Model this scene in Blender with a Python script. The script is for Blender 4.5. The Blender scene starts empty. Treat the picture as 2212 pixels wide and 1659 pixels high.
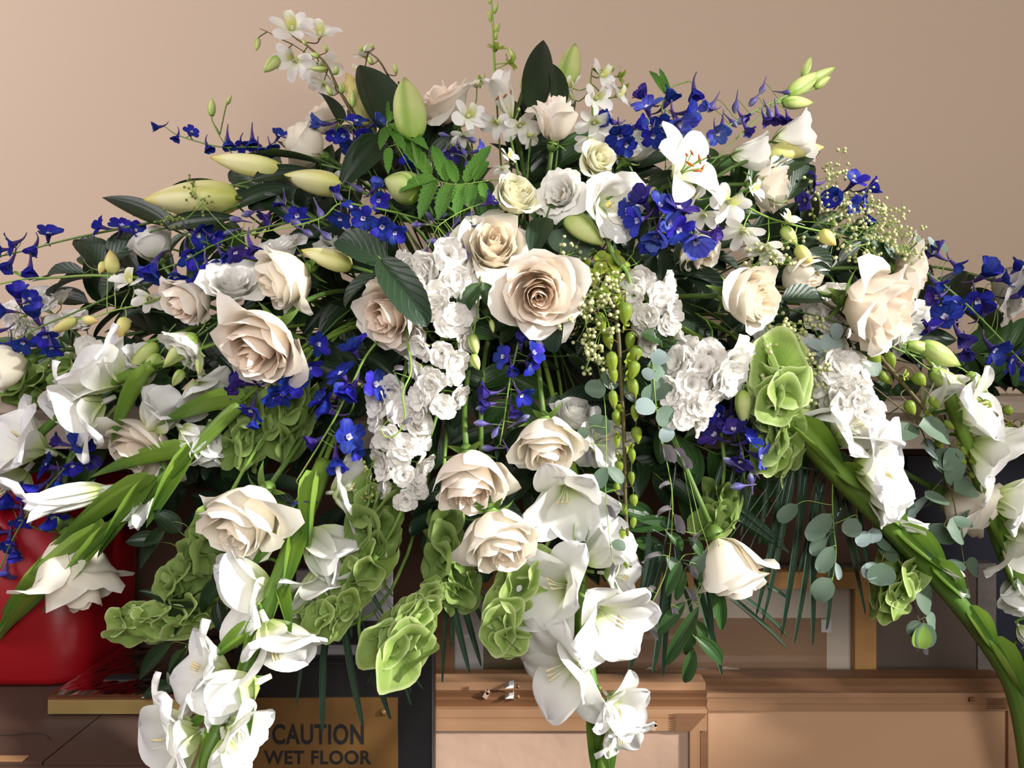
import bpy, math, random
import numpy as np
from mathutils import Vector, Matrix

PI = math.pi
random.seed(11)
SC = bpy.context.scene
COL = SC.collection

# ------------------------------------------------------------------ camera
F = 1750.0                      # focal length in pixels of the 2212 x 1659 frame
CAMZ = 1.25
cam_d = bpy.data.cameras.new('camera')
cam_d.sensor_fit = 'HORIZONTAL'
cam_d.sensor_width = 36.0
cam_d.lens = F / 2212.0 * 36.0
cam_d.clip_start = 0.02
cam_d.clip_end = 60
cam = bpy.data.objects.new('camera', cam_d)
COL.objects.link(cam)
cam.location = (0, 0, CAMZ)
cam.rotation_euler = (PI / 2, 0, 0)
SC.camera = cam

# ------------------------------------------------------------------ world and lights
SC.view_settings.view_transform = 'Standard'
SC.view_settings.look = 'None'
SC.view_settings.gamma = 1.0
SC.view_settings.use_curve_mapping = False
SC.view_settings.exposure = 0.0
W = bpy.data.worlds.new('daylight')
SC.world = W
W.use_nodes = True
bg = W.node_tree.nodes['Background']
bg.inputs['Color'].default_value = (0.92, 0.95, 1.0, 1)
bg.inputs['Strength'].default_value = 0.10


def area(name, loc, target, sx, sy, power, color, spread=180):
    l = bpy.data.lights.new(name, 'AREA')
    l.shape = 'RECTANGLE'
    l.size = sx
    l.size_y = sy
    l.energy = power
    l.color = color
    l.spread = math.radians(spread)
    o = bpy.data.objects.new(name, l)
    COL.objects.link(o)
    o.location = loc
    o.rotation_euler = (Vector(target) - Vector(loc)).to_track_quat('-Z', 'Y').to_euler()
    return o


# low sun through the window of the right-hand wall; added soft fills behind the photographer and at the left
sun = bpy.data.lights.new('sun', 'SUN')
sun.energy = 8.5
sun.angle = math.radians(5)
sun.color = (1.0, 0.98, 0.94)
sun_o = bpy.data.objects.new('sun', sun)
COL.objects.link(sun_o)
sun_o.location = (4, -1.2, 3)
sun_o.rotation_euler = Vector((-3.2, 1.52, -1.5)).to_track_quat('-Z', 'Y').to_euler()
area('window_light_rear', (0.45, -1.8, 1.95), (-0.05, 1.0, 1.35), 1.5, 1.3, 33, (1.0, 0.98, 0.96), 140)  # added area fill for the front of the flowers, no seen source
area('window_light_left', (-1.92, 0.25, 2.05), (-0.75, 1.3, 1.75), 0.8, 0.9, 13, (1.0, 0.94, 1.0), 120)  # added weak fill that brightens the left of the back wall
SC.cycles.max_bounces = 6
SC.cycles.diffuse_bounces = 3
SC.cycles.transmission_bounces = 4
SC.cycles.transparent_max_bounces = 8


# ------------------------------------------------------------------ pixel and depth to a place in the room
def depth(px, py):
    ex = (px - 1110) / 1100.0
    if py < 780:
        ey = (780 - py) / 780.0
        return 0.80 + 0.17 * ex * ex + 0.22 * ey * ey
    ey = (py - 780) / 880.0
    return 0.80 + 0.15 * ex * ex + 0.02 * ey * ey


def at(px, py, d):
    return Vector(((px - 1106) / F * d, d, CAMZ - (py - 829.5) / F * d))


def pt(p):
    px, py = p[0], p[1]
    return at(px, py, depth(px, py) + (p[2] if len(p) > 2 else 0.0))


def mpp(px, py, off=0.0):
    return (depth(px, py) + off) / F


def dirv(ang, c=0.6):
    """direction: angle in the wall plane (0 = right, 90 = up), c = towards the camera"""
    a = math.radians(ang)
    k = math.sqrt(max(0.0, 1 - min(1, c * c)))
    return Vector((math.cos(a) * k, -c, math.sin(a) * k))


def lin(r, g, b):
    f = lambda c: (c / 255 / 12.92) if c <= 10 else (((c / 255) + 0.055) / 1.055) ** 2.4
    return (f(r), f(g), f(b), 1.0)


# ------------------------------------------------------------------ materials
def node(nt, kind, **kw):
    n = nt.nodes.new(kind)
    for k, v in kw.items():
        setattr(n, k, v)
    return n


def mathn(nt, op, a, b=None, c=None):
    n = node(nt, 'ShaderNodeMath', operation=op)
    for i, x in enumerate((a, b, c)):
        if x is None:
            continue
        if isinstance(x, (int, float)):
            n.inputs[i].default_value = x
        else:
            nt.links.new(x, n.inputs[i])
    return n.outputs[0]


def mixc(nt, fac, a, b, mode='MIX'):
    n = node(nt, 'ShaderNodeMix', data_type='RGBA', blend_type=mode)
    for i, x in ((0, fac), (6, a), (7, b)):
        if isinstance(x, (int, float)):
            n.inputs[i].default_value = x
        elif isinstance(x, tuple):
            n.inputs[i].default_value = x
        else:
            nt.links.new(x, n.inputs[i])
    return n.outputs[2]


def ramp(nt, fac, stops):
    n = node(nt, 'ShaderNodeValToRGB')
    while len(n.color_ramp.elements) < len(stops):
        n.color_ramp.elements.new(0.5)
    for e, (p, c) in zip(n.color_ramp.elements, stops):
        e.position = p
        e.color = c
    nt.links.new(fac, n.inputs[0])
    return n.outputs[0]


def plant_mat(name, stops, transl=0.3, rough=0.5, var=0.10, spec=0.35, layer=None, stripe=None, pinnate=None,
              mottle=None, bump=0.0, hue=0.0, edge=None):
    """colour runs with the length of a petal or leaf (attribute pc.r); pc.g is across, pc.b a number per piece"""
    m = bpy.data.materials.new(name)
    m.use_nodes = True
    nt = m.node_tree
    nt.nodes.clear()
    out = node(nt, 'ShaderNodeOutputMaterial')
    at_ = node(nt, 'ShaderNodeAttribute', attribute_name='pc')
    sep = node(nt, 'ShaderNodeSeparateColor')
    nt.links.new(at_.outputs['Color'], sep.inputs[0])
    u, v, b = sep.outputs[0], sep.outputs[1], sep.outputs[2]
    col = ramp(nt, u, stops)
    av = mathn(nt, 'ABSOLUTE', mathn(nt, 'SUBTRACT', v, 0.5))
    if layer:
        col = mixc(nt, mathn(nt, 'MULTIPLY', b, layer[0]), col, layer[1])
    if edge:
        col = mixc(nt, mathn(nt, 'MULTIPLY', mathn(nt, 'POWER', mathn(nt, 'MULTIPLY', av, 2.0), edge[0]), edge[1]), col, edge[2])
    h = None
    if stripe:
        h = mathn(nt, 'POWER', mathn(nt, 'MULTIPLY_ADD', mathn(nt, 'SINE', mathn(nt, 'MULTIPLY', v, stripe[0])), 0.5, 0.5), stripe[3] if len(stripe) > 3 else 4.0)
        col = mixc(nt, mathn(nt, 'MULTIPLY', h, stripe[1]), col, stripe[2])
    if pinnate:
        q = mathn(nt, 'SINE', mathn(nt, 'MULTIPLY', mathn(nt, 'SUBTRACT', mathn(nt, 'MULTIPLY', u, pinnate[0]), mathn(nt, 'MULTIPLY', av, pinnate[1])), 2 * PI))
        h = mathn(nt, 'POWER', mathn(nt, 'MULTIPLY_ADD', q, 0.5, 0.5), 8.0)
        mid = mathn(nt, 'LESS_THAN', av, 0.022)
        h = mathn(nt, 'MAXIMUM', h, mid)
        col = mixc(nt, mathn(nt, 'MULTIPLY', h, pinnate[2]), col, pinnate[3])
    tc = node(nt, 'ShaderNodeTexCoord')
    if mottle:
        nz = node(nt, 'ShaderNodeTexNoise')
        nz.inputs['Scale'].default_value = mottle[0]
        nz.inputs['Detail'].default_value = 3
        nt.links.new(tc.outputs['Object'], nz.inputs['Vector'])
        f = ramp(nt, nz.outputs[0], [(0.42, (0, 0, 0, 1)), (0.62, (1, 1, 1, 1))])
        col = mixc(nt, mathn(nt, 'MULTIPLY', f, mottle[1]), col, mottle[2])
    oi = node(nt, 'ShaderNodeObjectInfo')
    hs = node(nt, 'ShaderNodeHueSaturation')
    nt.links.new(col, hs.inputs['Color'])
    nt.links.new(mathn(nt, 'MULTIPLY_ADD', oi.outputs['Random'], 2 * var, 1.0 - var), hs.inputs['Value'])
    if hue:
        nt.links.new(mathn(nt, 'MULTIPLY_ADD', oi.outputs['Random'], hue, 0.5 - hue / 2), hs.inputs['Hue'])
    col = hs.outputs[0]
    p = node(nt, 'ShaderNodeBsdfPrincipled')
    nt.links.new(col, p.inputs['Base Color'])
    p.inputs['Roughness'].default_value = rough
    p.inputs['Specular IOR Level'].default_value = spec
    if bump and h is not None:
        bn = node(nt, 'ShaderNodeBump')
        bn.inputs['Strength'].default_value = bump
        bn.inputs['Distance'].default_value = 0.002
        bn.invert = True
        nt.links.new(h, bn.inputs['Height'])
        nt.links.new(bn.outputs[0], p.inputs['Normal'])
    if transl > 0:
        t = node(nt, 'ShaderNodeBsdfTranslucent')
        nt.links.new(col, t.inputs['Color'])
        mx = node(nt, 'ShaderNodeMixShader')
        mx.inputs[0].default_value = transl
        nt.links.new(p.outputs[0], mx.inputs[1])
        nt.links.new(t.outputs[0], mx.inputs[2])
        nt.links.new(mx.outputs[0], out.inputs[0])
    else:
        nt.links.new(p.outputs[0], out.inputs[0])
    return m


def solid_mat(name, col, rough=0.5, noise=None, bump=None, metallic=0.0, spec=0.5, grain=None, coat=0.0):
    """plain painted, wooden, paper or plastic surface; noise = (scale, amount, colour), grain = (axis scale xyz, amount, colour)"""
    m = bpy.data.materials.new(name)
    m.use_nodes = True
    nt = m.node_tree
    p = nt.nodes['Principled BSDF']
    p.inputs['Roughness'].default_value = rough
    p.inputs['Metallic'].default_value = metallic
    p.inputs['Specular IOR Level'].default_value = spec
    p.inputs['Coat Weight'].default_value = coat
    tc = node(nt, 'ShaderNodeTexCoord')
    c = node(nt, 'ShaderNodeRGB')
    c.outputs[0].default_value = col
    c = c.outputs[0]
    if grain:
        mp = node(nt, 'ShaderNodeMapping')
        mp.inputs['Scale'].default_value = grain[0]
        nt.links.new(tc.outputs['Object'], mp.inputs['Vector'])
        nz = node(nt, 'ShaderNodeTexNoise')
        nz.inputs['Scale'].default_value = 1.0
        nz.inputs['Detail'].default_value = 5
        nt.links.new(mp.outputs[0], nz.inputs['Vector'])
        f = ramp(nt, nz.outputs[0], [(0.38, (0, 0, 0, 1)), (0.66, (1, 1, 1, 1))])
        c = mixc(nt, mathn(nt, 'MULTIPLY', f, grain[1]), c, grain[2])
    if noise:
        nz = node(nt, 'ShaderNodeTexNoise')
        nz.inputs['Scale'].default_value = noise[0]
        nz.inputs['Detail'].default_value = 5
        nt.links.new(tc.outputs['Object'], nz.inputs['Vector'])
        f = ramp(nt, nz.outputs[0], [(0.40, (0, 0, 0, 1)), (0.64, (1, 1, 1, 1))])
        c = mixc(nt, mathn(nt, 'MULTIPLY', f, noise[1]), c, noise[2])
    nt.links.new(c, p.inputs['Base Color'])
    if bump:
        nz = node(nt, 'ShaderNodeTexNoise')
        nz.inputs['Scale'].default_value = bump[0]
        nz.inputs['Detail'].default_value = 4
        nt.links.new(tc.outputs['Object'], nz.inputs['Vector'])
        bn = node(nt, 'ShaderNodeBump')
        bn.inputs['Strength'].default_value = bump[1]
        bn.inputs['Distance'].default_value = bump[2]
        nt.links.new(nz.outputs[0], bn.inputs['Height'])
        nt.links.new(bn.outputs[0], p.inputs['Normal'])
    return m


# ------------------------------------------------------------------ mesh building
class Geo:
    def __init__(self):
        self.v, self.f, self.a, self.n = [], [], [], 0

    def grid(self, P, A, close=False):
        nu, nv = P.shape[0], P.shape[1]
        self.v.append(P.reshape(-1, 3))
        self.a.append(A.reshape(-1, 3))
        o = self.n
        for i in range(nu - 1):
            for j in range(nv - 1):
                q = o + i * nv + j
                self.f.append((q, q + 1, q + nv + 1, q + nv))
            if close:
                q = o + i * nv + nv - 1
                self.f.append((q, o + i * nv, o + (i + 1) * nv, q + nv))
        self.n += nu * nv
        return self

    def tube(self, pts, rad, n=6, u0=0.0, u1=1.0, b=0.5, cap=True):
        P = np.array([tuple(p) for p in pts], float)
        m = len(P)
        R = np.full(m, rad) if np.isscalar(rad) else np.interp(np.linspace(0, 1, m), np.linspace(0, 1, len(rad)), rad)
        T = np.gradient(P, axis=0)
        T /= (np.linalg.norm(T, axis=1, keepdims=True) + 1e-12)
        ref = np.array([0.0, 0, 1]) if abs(T[0][2]) < 0.8 else np.array([1.0, 0, 0])
        out = np.zeros((m, n, 3))
        att = np.zeros((m, n, 3))
        an = np.linspace(0, 2 * PI, n, endpoint=False)
        x = np.cross(T[0], ref)
        for i in range(m):
            x = x - T[i] * x.dot(T[i])
            x /= (np.linalg.norm(x) + 1e-12)
            y = np.cross(T[i], x)
            out[i] = P[i] + R[i] * (np.cos(an)[:, None] * x + np.sin(an)[:, None] * y)
            att[i, :, 0] = u0 + (u1 - u0) * i / (m - 1)
            att[i, :, 1] = np.linspace(0, 1, n)
            att[i, :, 2] = b
        o = self.n
        self.grid(out, att, close=True)
        if cap:
            self.f.append(tuple(range(o + n - 1, o - 1, -1)))
            self.f.append(tuple(range(o + (m - 1) * n, o + m * n)))
        return self

    def lathe(self, prof, n=12, lobes=0, amp=0.0, u=None, b=0.5, squash=1.0):
        """prof: list of (r, z); lobes modulate the radius"""
        pr = np.array(prof, float)
        m = len(pr)
        an = np.linspace(0, 2 * PI, n, endpoint=False)
        k = 1 + amp * np.cos(lobes * an) if lobes else np.ones(n)
        out = np.zeros((m, n, 3))
        att = np.zeros((m, n, 3))
        out[:, :, 0] = pr[:, 0:1] * (np.cos(an) * k)[None]
        out[:, :, 1] = pr[:, 0:1] * (np.sin(an) * k)[None] * squash
        out[:, :, 2] = pr[:, 1:2]
        att[:, :, 0] = np.linspace(0, 1, m)[:, None]
        att[:, :, 1] = (an / (2 * PI))[None]
        att[:, :, 2] = b
        return self.grid(out, att, close=True)

    def box(self, c, s, rot=None):
        x, y, z = s[0] / 2, s[1] / 2, s[2] / 2
        V = np.array([(i, j, k) for i in (-x, x) for j in (-y, y) for k in (-z, z)], float)
        if rot is not None:
            V = V @ np.array(rot.to_3x3()).T
        V = V + np.array(c, float)
        o = self.n
        self.v.append(V)
        self.a.append(np.full((8, 3), 0.5))
        for q in ((0, 1, 3, 2), (4, 6, 7, 5), (0, 4, 5, 1), (2, 3, 7, 6), (0, 2, 6, 4), (1, 5, 7, 3)):
            self.f.append(tuple(o + i for i in q))
        self.n += 8
        return self

    def prism(self, pts, y0, y1):
        """outline in x, z pushed from y0 to y1"""
        o = self.n
        k = len(pts)
        V = [(x, y0, z) for x, z in pts] + [(x, y1, z) for x, z in pts]
        self.v.append(np.array(V, float))
        self.a.append(np.full((2 * k, 3), 0.5))
        self.f.append(tuple(o + i for i in range(k)))
        self.f.append(tuple(o + k + i for i in reversed(range(k))))
        for i in range(k):
            j = (i + 1) % k
            self.f.append((o + i, o + k + i, o + k + j, o + j))
        self.n += 2 * k
        return self

    def xf(self, M):
        R = np.array(M)
        for i in range(len(self.v)):
            self.v[i] = self.v[i] @ R[:3, :3].T + R[:3, 3]
        return self

    def merge(self, g, M=None):
        o = self.n
        R = np.array(M) if M is not None else np.eye(4)
        for v, a in zip(g.v, g.a):
            self.v.append(v @ R[:3, :3].T + R[:3, 3])
            self.a.append(a)
        self.f += [tuple(o + i for i in f) for f in g.f]
        self.n += g.n
        return self

    def mesh(self, name, m, smooth=True):
        me = bpy.data.meshes.new(name)
        V = np.concatenate(self.v) if self.v else np.zeros((0, 3))
        me.from_pydata([tuple(x) for x in V.tolist()], [], self.f)
        A = np.concatenate(self.a)
        at_ = me.attributes.new('pc', 'FLOAT_COLOR', 'POINT')
        at_.data.foreach_set('color', np.concatenate([A, np.ones((len(A), 1))], axis=1).astype(np.float32).ravel())
        if smooth:
            me.shade_smooth()
        else:
            me.shade_flat()
        if m is not None:
            me.materials.append(m)
        return me


def link(name, me, parent=None, M=None):
    o = bpy.data.objects.new(name, me)
    COL.objects.link(o)
    if parent is not None:
        o.parent = parent
    if M is not None:
        o.matrix_basis = M
    return o


def tag(o, label=None, cat=None, group=None, kind=None):
    if label:
        o['label'] = label
    if cat:
        o['category'] = cat
    if group:
        o['group'] = group
    if kind:
        o['kind'] = kind
    return o


def thing(name, label, cat, loc, group=None):
    o = link(name, None)
    o.empty_display_size = 0.02
    o.location = loc
    return tag(o, label, cat, group)


def frame(z, facing=None, roll=0.0, s=(1, 1, 1), loc=(0, 0, 0)):
    """matrix whose Z runs along z; its -X side looks towards facing"""
    z = Vector(z).normalized()
    f = Vector(facing) if facing is not None else Vector((0.013, -0.8, 0.6))
    x = -(f - z * f.dot(z))
    if x.length < 1e-4:
        x = Vector((1, 0.1, 0.2)).cross(z)
    x.normalize()
    y = z.cross(x)
    M = Matrix((x, y, z)).transposed()
    M = M @ Matrix.Rotation(roll, 3, 'Z')
    M = M @ Matrix.Diagonal(Vector(s))
    M = M.to_4x4()
    M.translation = Vector(loc)
    return M


def smooth_path(pts, n=6):
    """Catmull-Rom through points"""
    P = [Vector(p) for p in pts]
    if len(P) < 3:
        return [P[0].lerp(P[-1], i / n) for i in range(n + 1)]
    Q = [P[0] * 2 - P[1]] + P + [P[-1] * 2 - P[-2]]
    out = []
    for i in range(1, len(Q) - 2):
        for k in range(n):
            t = k / n
            a, b, c, d = Q[i - 1], Q[i], Q[i + 1], Q[i + 2]
            out.append(0.5 * ((2 * b) + (c - a) * t + (2 * a - 5 * b + 4 * c - d) * t * t + (3 * b - a - 3 * c + d) * t ** 3))
    out.append(P[-1])
    return out


def bez(a, b, c, d, n=12):
    return [a * (1 - t) ** 3 + b * 3 * t * (1 - t) ** 2 + c * 3 * t * t * (1 - t) + d * t ** 3 for t in [i / n for i in range(n + 1)]]

# ------------------------------------------------------------------ the room
M_WALL = solid_mat('wall_paint', lin(189, 168, 148), 0.85, noise=(2.2, 0.2, lin(184, 162, 142)), bump=(420, 0.05, 0.001), spec=0.2)
M_CEIL = solid_mat('ceiling_paint', lin(225, 220, 212), 0.9)
M_FLOOR = solid_mat('floor_wood', lin(110, 78, 52), 0.45, grain=((2, 40, 2), 0.7, lin(80, 52, 34)))
M_TRIM = solid_mat('white_gloss_paint', lin(225, 222, 215), 0.35)
M_STONE = solid_mat('mantel_stone', lin(172, 156, 140), 0.5, noise=(14, 0.6, lin(120, 104, 90)), bump=(60, 0.15, 0.004))
M_BREAST = solid_mat('brown_hearth_paint', lin(92, 60, 44), 0.7, noise=(6, 0.4, lin(74, 48, 36)))
Y_WALL, Y_BREAST = 1.32, 1.18
X0, X1, YF, ZC = -2.0, 1.75, -2.0, 2.75


def struct(name, g, m, parent=None, smooth=False):
    o = link(name, g.mesh(name, m, smooth), parent)
    if parent is None:
        o['kind'] = 'structure'
    return o


struct('floor', Geo().box(((X0 + X1) / 2, (YF + Y_WALL) / 2, -0.05), (X1 - X0 + 0.4, Y_WALL - YF + 0.4, 0.1)), M_FLOOR)
struct('ceiling', Geo().box(((X0 + X1) / 2, (YF + Y_WALL) / 2, ZC + 0.05), (X1 - X0 + 0.4, Y_WALL - YF + 0.4, 0.1)), M_CEIL)
struct('wall_back', Geo().box(((X0 + X1) / 2, Y_WALL + 0.05, ZC / 2), (X1 - X0 + 0.4, 0.1, ZC)), M_WALL)


def clear_film(name, rough, amt):
    m = bpy.data.materials.new(name)
    m.use_nodes = True
    nt = m.node_tree
    nt.nodes.clear()
    out = node(nt, 'ShaderNodeOutputMaterial')
    tr = node(nt, 'ShaderNodeBsdfTransparent')
    gl = node(nt, 'ShaderNodeBsdfGlossy')
    gl.inputs['Roughness'].default_value = rough
    fr = node(nt, 'ShaderNodeFresnel')
    fr.inputs[0].default_value = 1.45
    mx = node(nt, 'ShaderNodeMixShader')
    nt.links.new(mathn(nt, 'MULTIPLY_ADD', fr.outputs[0], 1.0, amt), mx.inputs[0])
    nt.links.new(tr.outputs[0], mx.inputs[1])
    nt.links.new(gl.outputs[0], mx.inputs[2])
    nt.links.new(mx.outputs[0], out.inputs[0])
    return m



def wall_with_window(name, n, horizontal, fixed, a0, a1, w0, w1, z0, z1):
    """wall along x (horizontal) or along y with one opening w0..w1, z0..z1, and its window"""
    def bx(g, p0, p1, q0, q1, t, off=0.0):
        c, s = ((p0 + p1) / 2, (q0 + q1) / 2), (p1 - p0, q1 - q0)
        if horizontal:
            return g.box((c[0], fixed + off, c[1]), (s[0], t, s[1]))
        return g.box((fixed + off, c[0], c[1]), (t, s[0], s[1]))
    g = Geo()
    sg = -0.05 if horizontal or fixed < 0 else 0.05
    bx(g, a0, w0, 0, ZC, 0.1, sg), bx(g, w1, a1, 0, ZC, 0.1, sg), bx(g, w0, w1, 0, z0, 0.1, sg), bx(g, w0, w1, z1, ZC, 0.1, sg)
    struct(name, g, M_WALL)
    g = Geo()
    t = 0.05
    bx(g, w0, w0 + t, z0, z1, 0.07, sg), bx(g, w1 - t, w1, z0, z1, 0.07, sg), bx(g, w0 + t, w1 - t, z0, z0 + t, 0.07, sg), bx(g, w0 + t, w1 - t, z1 - t, z1, 0.07, sg)
    fr = struct('window_%d' % n, g, M_TRIM)
    zm = z0 + (z1 - z0) * 0.9
    struct('sash_bar', bx(Geo(), w0 + t, w1 - t, zm - 0.02, zm + 0.02, 0.05, sg), M_TRIM, fr)
    gl = clear_film('window_glass', 0.0, 0.0)
    struct('pane', bx(Geo(), w0 + t, w1 - t, z0 + t, zm - 0.02, 0.006, sg), gl, fr)
    struct('pane', bx(Geo(), w0 + t, w1 - t, zm + 0.02, z1 - t, 0.006, sg), gl, fr)


wall_with_window('wall_right', 1, False, X1, YF, Y_WALL, -0.55, 0.42, 1.45, 2.47)
wall_with_window('wall_left', 3, False, X0, YF, Y_WALL, -0.2, 0.7, 1.55, 2.55)  # unseen window, added to go with the left fill
wall_with_window('wall_front', 2, True, YF, X0 - 0.1, X1 + 0.1, -0.45, 1.35, 1.15, 2.60)  # unseen window, added to go with the rear fill
struct('trim_1', Geo().box(((X0 + X1) / 2, (Y_BREAST + Y_WALL) / 2, 0.58), (X1 - X0, Y_WALL - Y_BREAST, 1.16)), M_BREAST)

# ------------------------------------------------------------------ stone mantel shelf that carries the flowers
MANTEL_Z, MANTEL_Y = 1.235, 1.0
g = Geo()
g.prism([(0, 0), (0, 1)], 0, 1) if False else None
prof = [(1.0, 1.17), (1.0, 1.205), (0.992, 1.215), (0.992, 1.228), (1.0, 1.235), (1.318, 1.235), (1.318, 1.17)]
P = np.zeros((2, len(prof) + 1, 3))
for i, (y, z) in enumerate(prof + prof[:1]):
    P[0, i] = (-1.6, y, z)
    P[1, i] = (1.6, y, z)
g.grid(P, np.full(P.shape, 0.5))
g.f.append(tuple(range(len(prof))))
g.f.append(tuple(range(len(prof) + 1, 2 * len(prof) + 1)))
o = link('mantel_shelf', g.mesh('mantel_shelf', M_STONE, False))
tag(o, 'pale stone mantel shelf along the wall, seen between the flowers at both edges', 'shelf')

# ------------------------------------------------------------------ things stored below the shelf
M_OAK = solid_mat('golden_wood', lin(172, 128, 74), 0.5, grain=((30, 30, 4), 0.5, lin(146, 102, 54)), noise=(40, 0.3, lin(184, 142, 88)))
M_PINE = solid_mat('raw_pine', lin(158, 120, 88), 0.6, grain=((3, 90, 90), 0.45, lin(140, 100, 68)))
M_PINEV = solid_mat('raw_pine_upright', lin(158, 120, 88), 0.6, grain=((90, 90, 3), 0.45, lin(140, 100, 68)))
M_DKPINE = solid_mat('shaded_pine', lin(122, 84, 54), 0.6, grain=((3, 90, 90), 0.4, lin(92, 60, 38)))  # darker copy of the pine, shade put into the colour
M_KRAFT = solid_mat('kraft_paper', lin(190, 150, 116), 0.75, noise=(5, 0.5, lin(176, 134, 98)), bump=(9, 0.35, 0.01))
M_KRAFT2 = solid_mat('pinkish_kraft_paper', lin(178, 148, 128), 0.75, noise=(5, 0.5, lin(166, 136, 115)), bump=(8, 0.5, 0.012))
M_MATB = solid_mat('grey_mount_board', lin(198, 184, 168), 0.8)
M_WHITEB = solid_mat('white_mount_board', lin(214, 206, 204), 0.8)  # paler mount tone with the sun put in; also the glue patch
M_PICT = solid_mat('brown_backing', lin(146, 114, 86), 0.6, noise=(8, 0.5, lin(130, 98, 72)))
M_OLIVE = solid_mat('olive_print', lin(138, 122, 88), 0.6, noise=(9, 0.7, lin(108, 92, 62)))
M_CANVAS = solid_mat('dark_canvas', lin(92, 78, 68), 0.7, noise=(7, 0.5, lin(76, 62, 54)))
M_CANVAS2 = solid_mat('dark_canvas_border', lin(106, 98, 94), 0.7, noise=(90, 0.5, lin(88, 80, 76)))
M_NAVY = solid_mat('navy_board', lin(16, 22, 42), 0.6)
M_BLACK = solid_mat('black_plastic', lin(13, 13, 15), 0.45, bump=(300, 0.1, 0.001))
M_GOLDP = solid_mat('gold_plate', lin(116, 84, 44), 0.45, metallic=0.3, noise=(3, 0.3, lin(104, 74, 38)))
M_INK = solid_mat('black_ink', lin(12, 10, 9), 0.6)
M_RED = solid_mat('red_plastic', lin(142, 8, 20), 0.38, bump=(500, 0.06, 0.0008))
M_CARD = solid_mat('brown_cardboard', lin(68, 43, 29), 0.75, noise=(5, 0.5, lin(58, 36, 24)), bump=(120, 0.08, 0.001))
M_CREAM = solid_mat('cream_frame_edge', lin(140, 116, 66), 0.55, noise=(60, 0.3, lin(120, 98, 52)))
M_MAHOG = solid_mat('reddish_frame', lin(96, 54, 34), 0.4, grain=((20, 90, 90), 0.5, lin(72, 36, 22)))
M_METAL = solid_mat('bright_clip', lin(245, 245, 245), 0.25)
M_GREY = solid_mat('pale_grey_board', lin(178, 172, 174), 0.7)
M_CARDEDGE = solid_mat('light_tape', lin(150, 112, 78), 0.5)


M_FILM = clear_film('clear_wrap', 0.12, 0.0)
M_GLASS = clear_film('picture_glass', 0.03, 0.02)


def px_box(name, px0, px1, py0, py1, d, t, m, parent, floor=False):
    """upright board between pixel columns and rows at distance d, t thick"""
    a, b = at(px0, py0, d), at(px1, py1, d)
    z1 = 0.0 if floor else b.z
    g = Geo().box(((a.x + b.x) / 2, d + t / 2, (a.z + z1) / 2), (abs(b.x - a.x), t, abs(a.z - z1)))
    o = link(name, g.mesh(name, m, False), parent)
    if parent is not None:
        o.matrix_parent_inverse = Matrix.Translation(-Vector(parent.location))
    return o


def local(o, parent):
    o.parent = parent
    o.matrix_parent_inverse = Matrix.Translation(-Vector(parent.location))
    return o


# plain navy panel filling the dark area, and dark canvas, at the right
t = thing('painted_board', 'dark navy board leaning at the far right under the shelf', 'board', (0.65, 1.15, 0))
px_box('panel', 1960, 2560, 985, 0, 1.145, 0.02, M_NAVY, t, True)
t = thing('stretched_canvas', 'dark brown canvas with a greyer border beside the golden picture frame', 'canvas', (0.45, 1.115, 0))
px_box('panel', 1560, 2112, 1222, 0, 1.115, 0.02, M_CANVAS, t, True)
px_box('border', 2112, 2152, 1217, 0, 1.112, 0.023, M_CANVAS2, t, True)

# glazed picture in a golden wooden frame
d = 1.085
t = thing('framed_picture', 'glazed picture in a golden wooden frame below the hanging palm leaves', 'picture', (0.19, 1.08, 0))
fa = px_box('frame_rail', 940, 1893, 1236, 1272, d, 0.025, M_OAK, t)
px_box('frame_stile', 1847, 1893, 1272, 0, d, 0.025, M_OAK, t, True)
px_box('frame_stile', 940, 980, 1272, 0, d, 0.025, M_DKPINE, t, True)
px_box('mount', 980, 1847, 1272, 0, d + 0.014, 0.004, M_MATB, t, True)
px_box('mount_strip', 984, 1044, 1276, 1620, d + 0.0125, 0.0015, M_WHITEB, t)  # sun on the left of the mount, put in as a paler strip
px_box('print', 1044, 1300, 1330, 1620, d + 0.0122, 0.0018, M_OLIVE, t)
px_box('backing_sheet', 1300, 1786, 1336, 1620, d + 0.0122, 0.0018, M_PICT, t)
# torn paper edge low in the picture
a = at(1300, 1449, d + 0.0112)
pts = []
rr = random.Random(5)
for i in range(22):
    px = 1310 + 340 * i / 21
    pts.append(((px - 1106) / F * d, CAMZ - (1452 - 830 + rr.uniform(-5, 6) + (26 if i > 18 else 0)) / F * d))
pts += [((1650 - 1106) / F * d, CAMZ - 760 / F * d), ((1310 - 1106) / F * d, CAMZ - 760 / F * d)]
local(link('torn_paper', Geo().prism(pts, d + 0.0112, d + 0.0121).mesh('torn_paper', M_MATB, False)), t)
px_box('glass', 980, 1847, 1272, 1640, d + 0.008, 0.002, M_GLASS, t)
px_box('glue_patch', 1774, 1796, 1338, 1366, d + 0.0105, 0.001, M_WHITEB, t)

# two canvases seen from behind: stepped pine frames with brown paper


def rail(name, x0, x1, prof, parent, m):
    """moulding along x; prof = (y, z) outline"""
    P = np.zeros((2, len(prof) + 1, 3))
    for i, (y, z) in enumerate(prof + prof[:1]):
        P[0, i] = (x0, y, z)
        P[1, i] = (x1, y, z)
    g = Geo().grid(P, np.full(P.shape, 0.5))
    k = len(prof) + 1
    g.f += [tuple(range(k - 1)), tuple(range(k, 2 * k - 1))]
    o = link(name, g.mesh(name, m, False))
    return local(o, parent)


def zrow(py, d):
    return CAMZ - (py - 829.5) / F * d


def xcol(px, d):
    return (px - 1106) / F * d


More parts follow.
